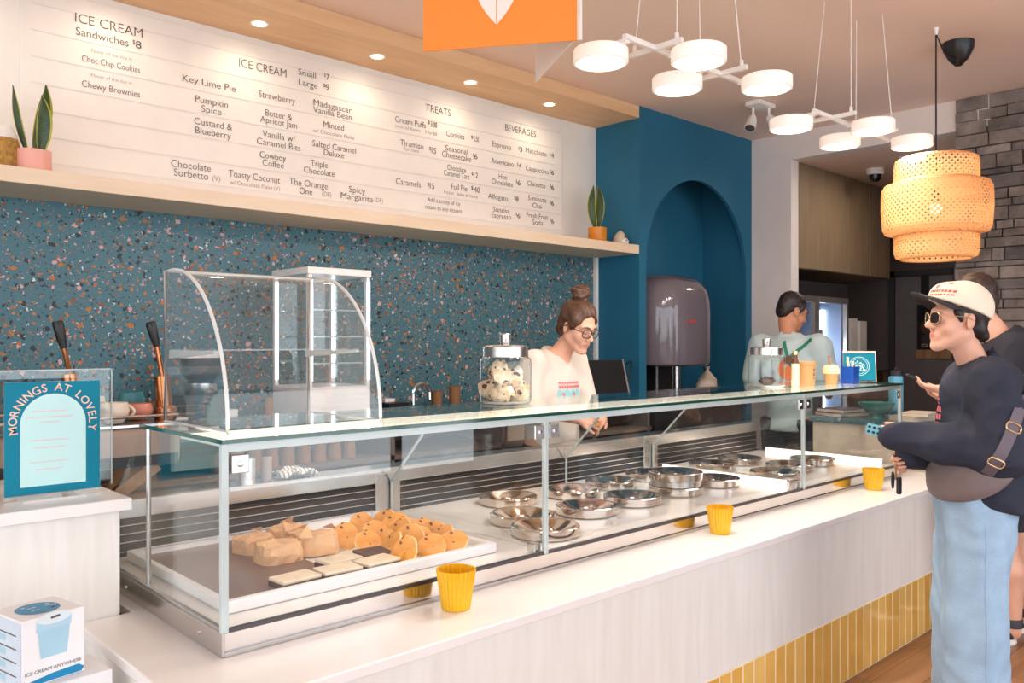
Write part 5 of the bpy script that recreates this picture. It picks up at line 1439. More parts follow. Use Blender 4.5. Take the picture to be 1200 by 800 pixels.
# ------------------------------------------------------------------ people
class Field:
    """signed-distance field on a rectilinear grid, polygonised by surface nets"""
    def __init__(s, xs, ys, zs):
        s.ax = [np.asarray(a, np.float32) for a in (xs, ys, zs)]
        s.v = np.full([len(a) for a in s.ax], 1.0, np.float32)
    def sub(s, lo, hi):
        sl = []
        for a, l, h in zip(s.ax, lo, hi):
            i = np.searchsorted(a, l); j = np.searchsorted(a, h)
            if j - i < 1: return None
            sl.append(slice(i, j))
        X, Y, Z = np.meshgrid(*[a[q] for a, q in zip(s.ax, sl)], indexing='ij', sparse=True)
        return tuple(sl), X, Y, Z
    def _mix(s, sl, d, k, op):
        a = s.v[sl]
        if op == 'add':
            h = np.clip(.5 + .5 * (d - a) / k, 0, 1)
            s.v[sl] = d * (1 - h) + a * h - k * h * (1 - h)
        else:
            d = -d
            h = np.clip(.5 - .5 * (d - a) / k, 0, 1)
            s.v[sl] = d * (1 - h) + a * h + k * h * (1 - h)
    def cone(s, a, b, ra, rb=None, k=.02, op='add', flat=None):
        rb = ra if rb is None else rb
        a = np.array(a, np.float32); b = np.array(b, np.float32)
        m = max(ra, rb) + k + .03
        q = s.sub(np.minimum(a, b) - m, np.maximum(a, b) + m)
        if q is None: return s
        sl, X, Y, Z = q
        ab = b - a; L2 = float(ab @ ab) + 1e-12
        t = np.clip(((X - a[0]) * ab[0] + (Y - a[1]) * ab[1] + (Z - a[2]) * ab[2]) / L2, 0, 1)
        d = np.sqrt((X - a[0] - t * ab[0]) ** 2 + (Y - a[1] - t * ab[1]) ** 2 + (Z - a[2] - t * ab[2]) ** 2) - (ra + t * (rb - ra))
        s._mix(sl, d, k, op); return s
    def ell(s, c, r, k=.02, op='add', M_=None):
        c = np.array(c, np.float32); m = max(r) + k + .03
        q = s.sub(c - m, c + m)
        if q is None: return s
        sl, X, Y, Z = q
        X = X - c[0]; Y = Y - c[1]; Z = Z - c[2]
        if M_ is not None:
            A = np.array(M_.to_3x3().inverted(), np.float32)
            X, Y, Z = (A[0, 0] * X + A[0, 1] * Y + A[0, 2] * Z, A[1, 0] * X + A[1, 1] * Y + A[1, 2] * Z, A[2, 0] * X + A[2, 1] * Y + A[2, 2] * Z)
        k0 = np.sqrt((X / r[0]) ** 2 + (Y / r[1]) ** 2 + (Z / r[2]) ** 2) + 1e-6
        k1 = np.sqrt((X / r[0] ** 2) ** 2 + (Y / r[1] ** 2) ** 2 + (Z / r[2] ** 2) ** 2) + 1e-6
        s._mix(sl, k0 * (k0 - 1) / k1, k, op); return s
    def cut(s, p, n):
        """keep the side of the plane opposite to n"""
        X, Y, Z = np.meshgrid(*s.ax, indexing='ij', sparse=True)
        n = Vector(n).normalized()
        s.v = np.maximum(s.v, ((X - p[0]) * n.x + (Y - p[1]) * n.y + (Z - p[2]) * n.z).astype(np.float32)); return s
    def disp(s, fn, band=.06):
        I = np.nonzero(np.abs(s.v) < band)
        s.v[I] += fn(s.ax[0][I[0]], s.ax[1][I[1]], s.ax[2][I[2]]).astype(np.float32); return s
    def net(s):
        v = s.v; n = np.array(v.shape); ins = v < 0
        c = np.zeros(n - 1, np.uint8)
        OFF = [(i, j, k) for i in (0, 1) for j in (0, 1) for k in (0, 1)]
        for (i, j, k) in OFF: c += ins[i:n[0] - 1 + i, j:n[1] - 1 + j, k:n[2] - 1 + k]
        act = (c > 0) & (c < 8)
        I = np.argwhere(act); idx = np.full(n - 1, -1, np.int32); idx[tuple(I.T)] = np.arange(len(I))
        P = np.zeros((len(I), 3)); cnt = np.zeros(len(I))
        V = {o: v[tuple((I + o).T)] for o in OFF}
        C = {o: np.stack([s.ax[q][I[:, q] + o[q]] for q in range(3)], 1) for o in OFF}
        for o in OFF:
            for q in range(3):
                if o[q] == 0:
                    o2 = list(o); o2[q] = 1; o2 = tuple(o2)
                    va, vb = V[o], V[o2]; mk = (va < 0) != (vb < 0)
                    t = np.where(mk, va / np.where(va == vb, 1, va - vb), 0)
                    P += np.where(mk[:, None], C[o] + t[:, None] * (C[o2] - C[o]), 0); cnt += mk
        P /= cnt[:, None]
        F = []
        for q in range(3):
            sa = [slice(1, -1)] * 3; sb = [slice(1, -1)] * 3
            sa[q] = slice(0, n[q] - 1); sb[q] = slice(1, n[q])
            A = ins[tuple(sa)]; B = ins[tuple(sb)]
            E = np.argwhere(A != B); flip = A[tuple(E.T)]
            u, w_ = [(1, 2), (2, 0), (0, 1)][q]
            base = E.copy(); 
            for z in range(3):
                if z != q: base[:, z] += 1
            def cell(du, dw):
                b = base.copy(); b[:, u] += du; b[:, w_] += dw; return idx[tuple(b.T)]
            Q = np.stack([cell(-1, -1), cell(0, -1), cell(0, 0), cell(-1, 0)], 1)
            Q[~flip] = Q[~flip][:, ::-1]
            F.append(Q)
        F = np.concatenate(F); F = F[(F >= 0).all(1)]
        return P, F
def axis(lo, hi, step, fine=()):
    out = [lo]
    while out[-1] < hi:
        st_ = step
        for (a, b, f) in fine:
            if a <= out[-1] < b: st_ = min(st_, f)
        out.append(out[-1] + st_)
    return out
def field_obj(F, name, mats, parent, T, matfn=None, relax=2, label=None):
    P, Q = F.net()
    # light smoothing
    for _ in range(relax):
        acc = np.zeros_like(P); cnt = np.zeros(len(P))
        for a, b in ((0, 1), (1, 2), (2, 3), (3, 0)):
            np.add.at(acc, Q[:, a], P[Q[:, b]]); np.add.at(cnt, Q[:, a], 1)
            np.add.at(acc, Q[:, b], P[Q[:, a]]); np.add.at(cnt, Q[:, b], 1)
        P = P * .6 + .4 * acc / np.maximum(cnt, 1)[:, None]
    me = bpy.data.meshes.new(name)
    A = np.array(T); PW = P @ A[:3, :3].T + A[:3, 3]
    off = np.array(ORG[parent])
    me.vertices.add(len(P)); me.vertices.foreach_set('co', (PW - off).astype(np.float32).ravel())
    me.loops.add(Q.size); me.loops.foreach_set('vertex_index', Q.ravel().astype(np.int32))
    me.polygons.add(len(Q)); me.polygons.foreach_set('loop_start', np.arange(0, Q.size, 4, dtype=np.int32))
    me.update(calc_edges=True)
    for m in mats: me.materials.append(m)
    me.polygons.foreach_set('use_smooth', np.ones(len(Q), bool))
    if matfn is not None:
        cen = P[Q].mean(1); me.polygons.foreach_set('material_index', matfn(cen).astype(np.int32))
    me.validate(); me.update()
    o = bpy.data.objects.new(name, me); COL.objects.link(o); o.parent = parent; ORG[o] = ORG[parent]
    if label: o['label'] = label
    return o
def V3(*a): return Vector(a)

class Head:
    """head-local: origin between the ears, facing -y, +x = the person's left"""
    def __init__(s, pos, yaw=0, pitch=0, roll=0, sc=1.0):
        s.T = Matrix.Translation(pos) @ Matrix.Rotation(R(yaw), 4, 'Z') @ Matrix.Rotation(R(pitch), 4, 'X') @ Matrix.Rotation(R(roll), 4, 'Y') @ Matrix.Scale(sc, 4)
        s.sc = sc; s.Rm = s.T.to_3x3() * (1 / sc)
    def p(s, *a): return s.T @ Vector(a)
    def cone(s, F, a, b, ra, rb=None, k=.015, op='add'): F.cone(s.p(*a), s.p(*b), ra * s.sc, (ra if rb is None else rb) * s.sc, k, op)
    def ell(s, F, c, r, k=.015, op='add', rot=None):
        Mx = Matrix(s.Rm)
        if rot is not None: Mx = Mx @ rot
        F.ell(s.p(*c), [q * s.sc for q in r], k, op, Mx.to_4x4())
    def sculpt(s, F, jaw=1.0):
        s.ell(F, (0, .018, .045), (.074, .094, .084), .01)
        s.ell(F, (0, -.022, -.02), (.060, .066, .088), .03)
        for q in (1, -1):
            s.cone(F, (q * .05 * jaw, .0, -.05), (q * .018, -.066, -.098), .02, .017, .025)
            s.ell(F, (q * .036, -.062, -.028), (.024, .02, .022), .025)
            s.cone(F, (q * .006, -.086, .032), (q * .043, -.07, .03), .011, .009, .018)
            s.ell(F, (q * .031, -.1, .009), (.019, .018, .012), .012, 'sub')
            s.ell(F, (q * .031, -.073, .009), (.0145, .0145, .0135), .004)
            s.ell(F, (q * .0115, -.099, -.027), (.0085, .011, .0075), .006)
        s.ell(F, (0, -.079, -.1), (.02, .016, .016), .02)
        s.cone(F, (0, -.084, .018), (0, -.112, -.022), .0085, .0115, .01)
        s.ell(F, (0, -.082, -.062), (.03, .013, .022), .014)
        s.ell(F, (0, -.089, -.0565), (.021, .0065, .005), .007)
        s.ell(F, (0, -.0885, -.0675), (.018, .0065, .0055), .007)
        s.ell(F, (0, -.1, -.0618), (.022, .005, .0014), .003, 'sub')
        for q in (1, -1):
            ro = Matrix.Rotation(R(18 * q), 3, 'Z') @ Matrix.Rotation(R(-12), 3, 'X')
            s.ell(F, (q * .076, .012, -.004), (.008, .019, .031), .006, 'add', ro)
            s.ell(F, (q * .084, .006, .0), (.006, .010, .018), .005, 'sub', ro)
    def neck(s, F, base, r0=.052, r1=.058): F.cone(s.p(0, .022, -.07), base, r0 * s.sc, r1 * s.sc, .03)
    def lipmask(s, cen):
        inv = np.array(s.T.inverted()); L = cen @ inv[:3, :3].T + inv[:3, 3]
        return (np.abs(L[:, 0]) < .022) & (np.abs(L[:, 2] + .062) < .0085 - 9 * (L[:, 0] ** 2)) & (L[:, 1] < -.083)

def hand(F, wrist, fwd, palm, side, curl=(25, 35, 25), spread=6, thumb=35, sc=1.0, k=.006):
    """wrist point, direction of the fingers, palm normal; side=+1 puts the thumb along fwd x palm"""
    f = Vector(fwd).normalized(); n = Vector(palm); n = (n - f * n.dot(f)).normalized(); t = f.cross(n).normalized() * side
    w_ = Vector(wrist)
    def P(a, b, c): return w_ + (f * a + t * b + n * c) * sc
    for b in (-.027, -.009, .009, .026):
        F.cone(P(.012, b * .7, 0), P(.082, b, 0), .0145 * sc, .0115 * sc, .01)
    F.cone(P(-.02, 0, 0), P(.02, 0, 0), .024 * sc, .024 * sc, .015)
    F.cone(P(.02, .02, .006), P(.045, .032, .012), .014 * sc, .013 * sc, .012)
    for i, (b, L) in enumerate(((.027, .074), (.009, .082), (-.009, .077), (-.026, .06))):
        p0 = P(.084, b, 0); d = f * math.cos(R((1.5 - i) * spread)) + t * math.sin(R((1.5 - i) * spread)); d.normalize()
        ang = 0
        for j, (q, r0, r1) in enumerate(((.45, .0098, .0088), (.3, .0088, .008), (.25, .008, .0068))):
            ang += curl[j]
            dd = d * math.cos(R(ang)) + n * math.sin(R(ang))
            p1 = p0 + dd * L * q * sc
            F.cone(p0, p1, r0 * sc, r1 * sc, k * .5); p0 = p1
    p0 = P(.035, .036, .012); ang = thumb
    for (L, r0, r1, da) in ((.036, .0115, .01, 0), (.03, .0098, .008, -18)):
        ang += da
        dd = (f * math.cos(R(ang)) + t * math.sin(R(ang)) * .7 + n * .5 * math.sin(R(40))).normalized()
        p1 = p0 + dd * L * sc; F.cone(p0, p1, r0 * sc, r1 * sc, k * .6); p0 = p1

def folds(seed, amp, freq, dirs=None):
    rr = np.random.RandomState(seed); D = rr.normal(size=(5, 3)); D /= np.linalg.norm(D, axis=1)[:, None]; ph = rr.uniform(0, 6, 5)
    if dirs is not None: D = D * np.array(dirs)[None]
    def f(x, y, z):
        wv = .25 * np.sin(7 * x + 5 * z + ph[0]) + .25 * np.sin(9 * y - 6 * z + ph[1])
        s_ = 0
        for i in range(5): s_ = s_ + np.sin(freq * (1 + .35 * i) * (D[i, 0] * x + D[i, 1] * y + D[i, 2] * z) + ph[i] + 3 * wv)
        return amp * (np.abs(s_ / 3) * 2 - .7)
    return f
def place(x, y, fx, fy):
    return Matrix.Translation((x, y, 0)) @ Matrix.Rotation(math.atan2(fx, -fy), 4, 'Z')
def decal(o, T, origin, u, v, d, quads, m, name, parent, lift=.002):
    """print on cloth: small patches laid on the garment's surface"""
    from mathutils.bvhtree import BVHTree
    me = o.data; off = ORG[o]
    bv = BVHTree.FromPolygons([v_.co + off for v_ in me.vertices], [list(p.vertices) for p in me.polygons])
    O = T @ Vector(origin); U = T.to_3x3() @ Vector(u); W = T.to_3x3() @ Vector(v); D = (T.to_3x3() @ Vector(d)).normalized()
    mb = MB()
    for poly in quads:
        pts = []
        for (a, b) in poly:
            s_ = O + U * a + W * b - D * .3
            h = bv.ray_cast(s_, D, 1.0)
            if h[0] is None: pts = None; break
            pts.append(h[0] - D * lift)
        if pts and max((p - O).dot(D) for p in pts) - min((p - O).dot(D) for p in pts) < .03: mb.add(pts, [list(range(len(pts)))], m)
    return mb.build(name, parent) if mb.v else None
def rect(a, b, w_, h_): return [(a, b), (a + w_, b), (a + w_, b + h_), (a, b + h_)]
def disc(a, b, r, n=14, ry=None): return [(a + r * math.cos(2 * PI * i / n), b + (ry or r) * math.sin(2 * PI * i / n)) for i in range(n)]
def loop3(c, ux, uy, rx, ry, n=20, e=2.6):
    out = []
    for i in range(n):
        a = 2 * PI * i / n; ca, sa = math.cos(a), math.sin(a); q = (abs(ca) ** e + abs(sa) ** e) ** (-1 / e)
        out.append(c + ux * rx * ca * q + uy * ry * sa * q)
    return out
def spectacles(hd, root, T, rim_m, lens_m, name, rx=.024, ry=.021, r=.0022, temple=True):
    G = lambda *a: T @ hd.p(*a)
    o = empty_child(name, root)
    mb = MB()
    X = (G(1, 0, 0) - G(0, 0, 0)).normalized(); Z = (G(0, 0, 1) - G(0, 0, 0)).normalized()
    cs_ = []
    for q in (1, -1):
        c = G(q * .031, -.102, .006); cs_.append(c)
        Xq = (X + (G(0, 1, 0) - G(0, 0, 0)).normalized() * .25 * q).normalized()
        lp = loop3(c, Xq, Z, rx * hd.sc, ry * hd.sc)
        mb.tube(lp, r, rim_m, 6, True)
        mb.tube([c + Xq * q * rx * hd.sc + Z * .008, G(q * .079, -.07, .014), G(q * .083, .0, .012), G(q * .08, .022, .0)], r * .9, rim_m, 6)
    mb.tube([G(.008, -.104, .01), G(0, -.108, .012), G(-.008, -.104, .01)], r, rim_m, 6)
    fo = mb.build('spectacle_frame', root)
    bpy.data.objects.remove(o)
    fo.name = name
    mb = MB()
    for q in (1, -1):
        Xq = (X + (G(0, 1, 0) - G(0, 0, 0)).normalized() * .25 * q).normalized()
        mb.add(loop3(G(q * .031, -.102, .006), Xq, Z, rx * hd.sc * .97, ry * hd.sc * .97), [list(range(20))], lens_m)
    mb.build('lenses', fo)
    return fo
def empty_child(name, root):
    o = bpy.data.objects.new(name + '_tmp', None); return o
# ================= server in the cream sweatshirt (behind the case)
def server_woman():
    T = place(3.27, 3.16, .02, -1)
    root = empty('person', T.translation, 'person in a cream sweatshirt with dark-rimmed glasses and a hair bun, working behind the case', 'person')
    hd = Head((.02, -.17, 1.575), -4, 24, 0, 1.03)
    zs = axis(-.02, 1.9, .012, [(1.0, 1.16, .004), (1.4, 1.76, .0035)])
    ax = axis(-.36, .36, .012, [(-.14, .18, .0038)]); ay = axis(-.44, .22, .012, [(-.42, .0, .0038)])
    F = Field(ax, ay, zs)
    hd.sculpt(F)
    hd.neck(F, (0, -.03, 1.40), .048, .056)
    LS, RS = V3(.165, -.02, 1.39), V3(-.165, -.02, 1.39)
    LE, RE = V3(.235, -.05, 1.13), V3(-.235, -.05, 1.14)
    LW, RW = V3(.10, -.265, 1.10), V3(-.07, -.25, 1.10)
    F.cone((0, -.02, 1.36), (0, .0, 1.1), .1, .1, .03); F.cone(RS, LS, .05, .05, .04); F.cone((0, 0, 1.1), (0, .01, .93), .11, .13, .04)
    for sh, e, w_ in ((LS, LE, LW), (RS, RE, RW)):
        F.cone(sh, e, .045, .036, .02); F.cone(e, w_, .036, .024, .01)
    for q in (1, -1):
        F.cone((q * .085, .01, .92), (q * .09, .0, .48), .085, .055, .03); F.cone((q * .09, .0, .48), (q * .09, .02, .08), .055, .038, .02)
        F.cone((q * .09, .02, .05), (q * .1, -.13, .03), .038, .03, .02)
    hand(F, RW, (.75, -.55, -.25), (.3, .3, -.9), -1, (28, 40, 25), 5, 30, .95)
    hand(F, LW, (-.72, -.5, .05), (-.3, .4, -.8), 1, (35, 45, 25), 5, 30, .95)
    body = field_obj(F, 'body', [M['skin'], M['lip']], root, T, lambda c: hd.lipmask(c))
    # sweatshirt
    G = Field(axis(-.38, .38, .009), axis(-.4, .26, .009), axis(.8, 1.5, .009))
    G.cone((0, -.02, 1.33), (0, .0, 1.05), .12, .13, .04); G.cone((-.15, -.02, 1.385), (.15, -.02, 1.385), .062, .062, .04)
    G.cone((0, 0, 1.1), (0, .0, .86), .14, .155, .04); G.cone((.07, -.0, 1.25), (-.07, .0, 1.25), .11, .11, .05)
    G.cone((0, -.01, 1.42), (0, -.02, 1.39), .075, .09, .03)
    for sh, e, w_ in ((LS, LE, LW), (RS, RE, RW)):
        G.cone(sh, e, .072, .068, .03); G.cone(e, e.lerp(w_, .22), .066, .06, .02)
    G.disp(folds(3, .0035, 34))
    G.cut((0, 0, .86), (0, 0, -1))
    # neckline: round with a slight V in front
    G.cone((0, -.035, 1.5), (0, -.04, 1.41), .066, .062, .008, 'sub'); G.cone((0, -.1, 1.45), (0, -.15, 1.375), .05, .012, .01, 'sub')
    sw = field_obj(G, 'sweatshirt', [M['cream_knit']], root, T)
    for m, nm, quads in ((M['pink_print'], 'print', [rect(-.082 + i * .0165, .062, .012, .010) for i in range(10)] + [rect(-.082 + i * .0165, .04 , .013, .013) for i in range(10)] + [disc(-.05, -.006, .02), disc(.026, -.006, .022)] + [rect(-.08 + i * .02, -.046, .014, .005) for i in range(8)]),
                       (M['cyan_print'], 'print', [[(-.086 + i * .0143, -.033 - .006 * math.sin(i)), (-.086 + (i + 1) * .0143, -.033 - .006 * math.sin(i + 1)), (-.086 + (i + 1) * .0143, .028 + .007 * math.sin(2 * i + 2)), (-.086 + i * .0143, .028 + .007 * math.sin(2 * i))] for i in range(12)])):
        decal(sw, T, (.0, 0, 1.215), (1, 0, 0), (0, 0, 1), (0, 1, 0), quads, m, nm, sw, .0035 if m is M['pink_print'] else .002)
    # trousers and apron
    G = Field(axis(-.25, .25, .01), axis(-.22, .24, .01), axis(0.02, .98, .01))
    G.cone((-.06, .0, .9), (.06, .0, .9), .125, .125, .04)
    for q in (1, -1):
        G.cone((q * .085, .01, .9), (q * .092, .0, .48), .1, .075, .03); G.cone((q * .092, .0, .48), (q * .092, .02, .09), .075, .06, .02)
    G.cut((0, 0, .06), (0, 0, -1)); G.cut((0, 0, .95), (0, 0, 1))
    field_obj(G, 'trousers', [M['dark_cloth']], root, T)
    # hair
    h = T
    Hf = Field(axis(-.2, .22, .005), axis(-.36, .1, .005), axis(1.4, 1.9, .005))
    hd.ell(Hf, (0, .022, .056), (.086, .104, .09), .01)
    hd.ell(Hf, (0, .07, -.02), (.07, .05, .07), .03)
    hd.cone(Hf, (.066, -.008, .0), (.07, -.03, .045), .014, .018, .02); hd.cone(Hf, (-.066, -.008, .0), (-.07, -.03, .045), .014, .018, .02)
    hd.ell(Hf, (0, -.104, .006), (.07, .072, .092), .012, 'sub')
    hd.ell(Hf, (.085, .008, -.012), (.03, .026, .034), .008, 'sub'); hd.ell(Hf, (-.085, .008, -.012), (.03, .026, .034), .008, 'sub')
    hd.ell(Hf, (0, .02, -.13), (.12, .14, .06), .01, 'sub')
    Hf.disp(lambda x, y, z: .0022 * np.sin(150 * x + 60 * y + 3 * np.sin(20 * z)) + .002 * np.sin(90 * y - 70 * z))
    hr = field_obj(Hf, 'hair', [M['hair_brown']], root, T)
    Bf = Field(axis(-.2, .22, .005), axis(-.36, .1, .005), axis(1.5, 1.95, .005))
    hd.ell(Bf, (0, .055, .168), (.052, .05, .04), .01); hd.ell(Bf, (.02, .05, .185), (.03, .03, .022), .01); hd.ell(Bf, (0, .045, .14), (.032, .032, .03), .02)
    Bf.disp(lambda x, y, z: .005 * np.sin(90 * x + 4 * np.sin(60 * z)) * np.cos(80 * y) + .003 * np.sin(120 * z + 50 * x))
    field_obj(Bf, 'hair_bun', [M['hair_brown']], hr, T)
    mb = MB()
    for q in (1, -1):
        mb.tube([T @ hd.p(q * .014, -.098, .032), T @ hd.p(q * .03, -.095, .038), T @ hd.p(q * .047, -.08, .032)], [.003, .004, .002], M['hair_brown'], 6)
    mb.build('eyebrows', root)
    mb = MB()
    for q in (1, -1):
        mb.tube([T @ hd.p(q * .019, -.0885, .003), T @ hd.p(q * .03, -.0905, .0), T @ hd.p(q * .043, -.084, .003)], .0016, M['hair_dark'], 6)
    mb.build('eyelashes', root)
    spectacles(hd, root, T, M['black'], M['glass'], 'glasses', .026, .022, .0026)
    # thing in the hands
    c = T @ V3(.012, -.315, 1.075)
    o = empty('paper_packet', c, 'small brown paper packet held in the server\'s hands over the case', 'packet')
    part('packet', o, lambda b: b.rbox(c.x - .035, c.x + .035, c.y - .018, c.y + .018, c.z - .012, c.z + .012, .008, M['kraft']), .004)
    part('fold', o, lambda b: b.box(c.x - .03, c.x + .03, c.y - .019, c.y + .012, c.z + .012, c.z + .0145, M['brown_cup']))
server_woman()

# ================= man at the fridge, seen from behind
def server_man():
    T = place(5.42, 2.93, .97, .2)
    root = empty('person', T.translation, 'person with short dark hair in a pale tee with green apron straps, back turned', 'person')
    hd = Head((-.0, -.07, 1.705), -42, 22, 0, 1.02)
    zs = axis(-.02, 1.9, .012, [(1.52, 1.86, .0045)])
    F = Field(axis(-.4, .4, .012, [(-.14, .14, .0045)]), axis(-.52, .22, .012, [(-.22, .08, .0045), (-.5, -.25, .0055)]), zs)
    hd.sculpt(F, 1.05)
    hd.neck(F, (0, -.0, 1.5), .055, .062)
    LS, RS = V3(.2, 0, 1.47), V3(-.2, 0, 1.47)
    LE, RE = V3(.27, .0, 1.18), V3(-.26, -.02, 1.18)
    LW, RW = V3(.2, -.24, 1.1), V3(-.2, -.25, 1.12)
    F.cone((0, .0, 1.42), (0, .0, 1.1), .11, .11, .04); F.cone(RS, LS, .055, .055, .04); F.cone((0, 0, 1.1), (0, .01, .97), .10, .10, .04)
    for sh, e, w_ in ((LS, LE, LW), (RS, RE, RW)):
        F.cone(sh, e, .055, .044, .02); F.cone(e, w_, .044, .028, .01)
    for q in (1, -1):
        F.cone((q * .085, .01, .93), (q * .1, .0, .5), .085, .06, .03); F.cone((q * .1, .0, .5), (q * .1, .02, .08), .06, .042, .02)
        F.cone((q * .1, .02, .05), (q * .11, -.15, .03), .04, .032, .02)
    hand(F, RW, (.2, -.9, .1), (.9, .1, -.3), 1, (25, 30, 20)); hand(F, LW, (-.2, -.9, .1), (-.9, .1, -.3), -1, (25, 30, 20))
    field_obj(F, 'body', [M['skin2'], M['lip']], root, T, lambda c: hd.lipmask(c))
    G = Field(axis(-.42, .42, .01), axis(-.24, .26, .01), axis(.82, 1.62, .01))
    G.cone((0, .01, 1.4), (0, .01, 1.1), .15, .145, .05); G.cone((-.18, .0, 1.465), (.18, .0, 1.465), .072, .072, .05)
    G.cone((.08, .02, 1.3), (-.08, .02, 1.3), .125, .125, .05); G.cone((0, 0, 1.1), (0, .0, .88), .15, .155, .04); G.cone((0, .0, 1.53), (0, 0, 1.47), .07, .1, .04)
    for sh, e, w_ in ((LS, LE, LW), (RS, RE, RW)): G.cone(sh, sh.lerp(e, .78), .088, .084, .03)
    G.disp(folds(8, .004, 26)); G.cut((0, 0, .88), (0, 0, -1))
    for sh, e in ((LS, LE), (RS, RE)):
        pass
    G.cone((0, -.02, 1.64), (0, -.01, 1.545), .07, .064, .008, 'sub')
    tee = field_obj(G, 'tee_shirt', [M['tee_grey']], root, T)
    G = Field(axis(-.26, .26, .011), axis(-.22, .24, .011), axis(0.02, 1.0, .011))
    G.cone((-.06, .0, .94), (.06, .0, .94), .13, .13, .04)
    for q in (1, -1):
        G.cone((q * .09, .01, .92), (q * .1, .0, .5), .105, .08, .03); G.cone((q * .1, .0, .5), (q * .1, .02, .09), .08, .065, .02)
    G.cut((0, 0, .05), (0, 0, -1)); G.cut((0, 0, .97), (0, 0, 1))
    field_obj(G, 'trousers', [M['dark_cloth']], root, T)
    Hf = Field(axis(-.2, .2, .006), axis(-.26, .12, .006), axis(1.5, 1.95, .006))
    hd.ell(Hf, (0, .026, .056), (.081, .098, .086), .01); hd.ell(Hf, (0, .07, -.01), (.066, .046, .06), .03)
    hd.cone(Hf, (.07, -.008, .0), (.07, -.03, .045), .01, .014, .02); hd.cone(Hf, (-.07, -.008, .0), (-.07, -.03, .045), .01, .014, .02)
    hd.ell(Hf, (0, -.098, -.03), (.07, .07, .09), .012, 'sub')
    hd.ell(Hf, (.085, .008, -.012), (.03, .026, .034), .008, 'sub'); hd.ell(Hf, (-.085, .008, -.012), (.03, .026, .034), .008, 'sub')
    hd.ell(Hf, (0, .03, -.125), (.12, .14, .055), .01, 'sub')
    Hf.disp(lambda x, y, z: .0025 * np.sin(110 * x + 3 * np.sin(60 * z)) * np.cos(100 * y))
    field_obj(Hf, 'hair', [M['hair_dark']], root, T)
    mb = MB()
    for q in (1, -1): mb.tube([T @ hd.p(q * .014, -.098, .032), T @ hd.p(q * .03, -.095, .038), T @ hd.p(q * .047, -.08, .032)], [.003, .004, .002], M['hair_dark'], 6)
    mb.build('eyebrows', root)
    # stubble / beard shadow
    # straps: two run from the neck to a ring between the shoulders, one goes down to the hip
    def strip(pts, wd):
        q = []
        for (a, b), (c, d) in zip(pts[:-1], pts[1:]):
            L = math.hypot(c - a, d - b); nx, ny = -(d - b) / L * wd, (c - a) / L * wd
            q.append([(a - nx, b - ny), (c - nx, d - ny), (c + nx, d + ny), (a + nx, b + ny)])
        return q
    def ln(a, b, n=8): return [(a[0] + (b[0] - a[0]) * i / n, a[1] + (b[1] - a[1]) * i / n) for i in range(n + 1)]
    U = (-1, 0, 0)
    decal(tee, T, (-.045, 0, 1.33), U, (0, 0, 1), (0, -1, 0), [[(c + .0, d) for c, d in disc(.0, -.02, .075, 24)]], M['orange_print'], 'back_print', tee, .003)
    sq = strip(ln((-.05, .19), (-.005, .06)), .011) + strip(ln((.125, .19), (.005, .06), 10), .011) + strip(ln((.0, .04), (.17, -.3), 14), .011)
    ap = decal(tee, T, (-.045, 0, 1.33), U, (0, 0, 1), (0, -1, 0), sq, M['green_strap'], 'apron_straps', root, .006)
    decal(tee, T, (-.045, 0, 1.33), U, (0, 0, 1), (0, -1, 0), [disc(0, .045, .026, 14, .03)], M['brown_leather'], 'strap_patch', ap, .009)
server_man()

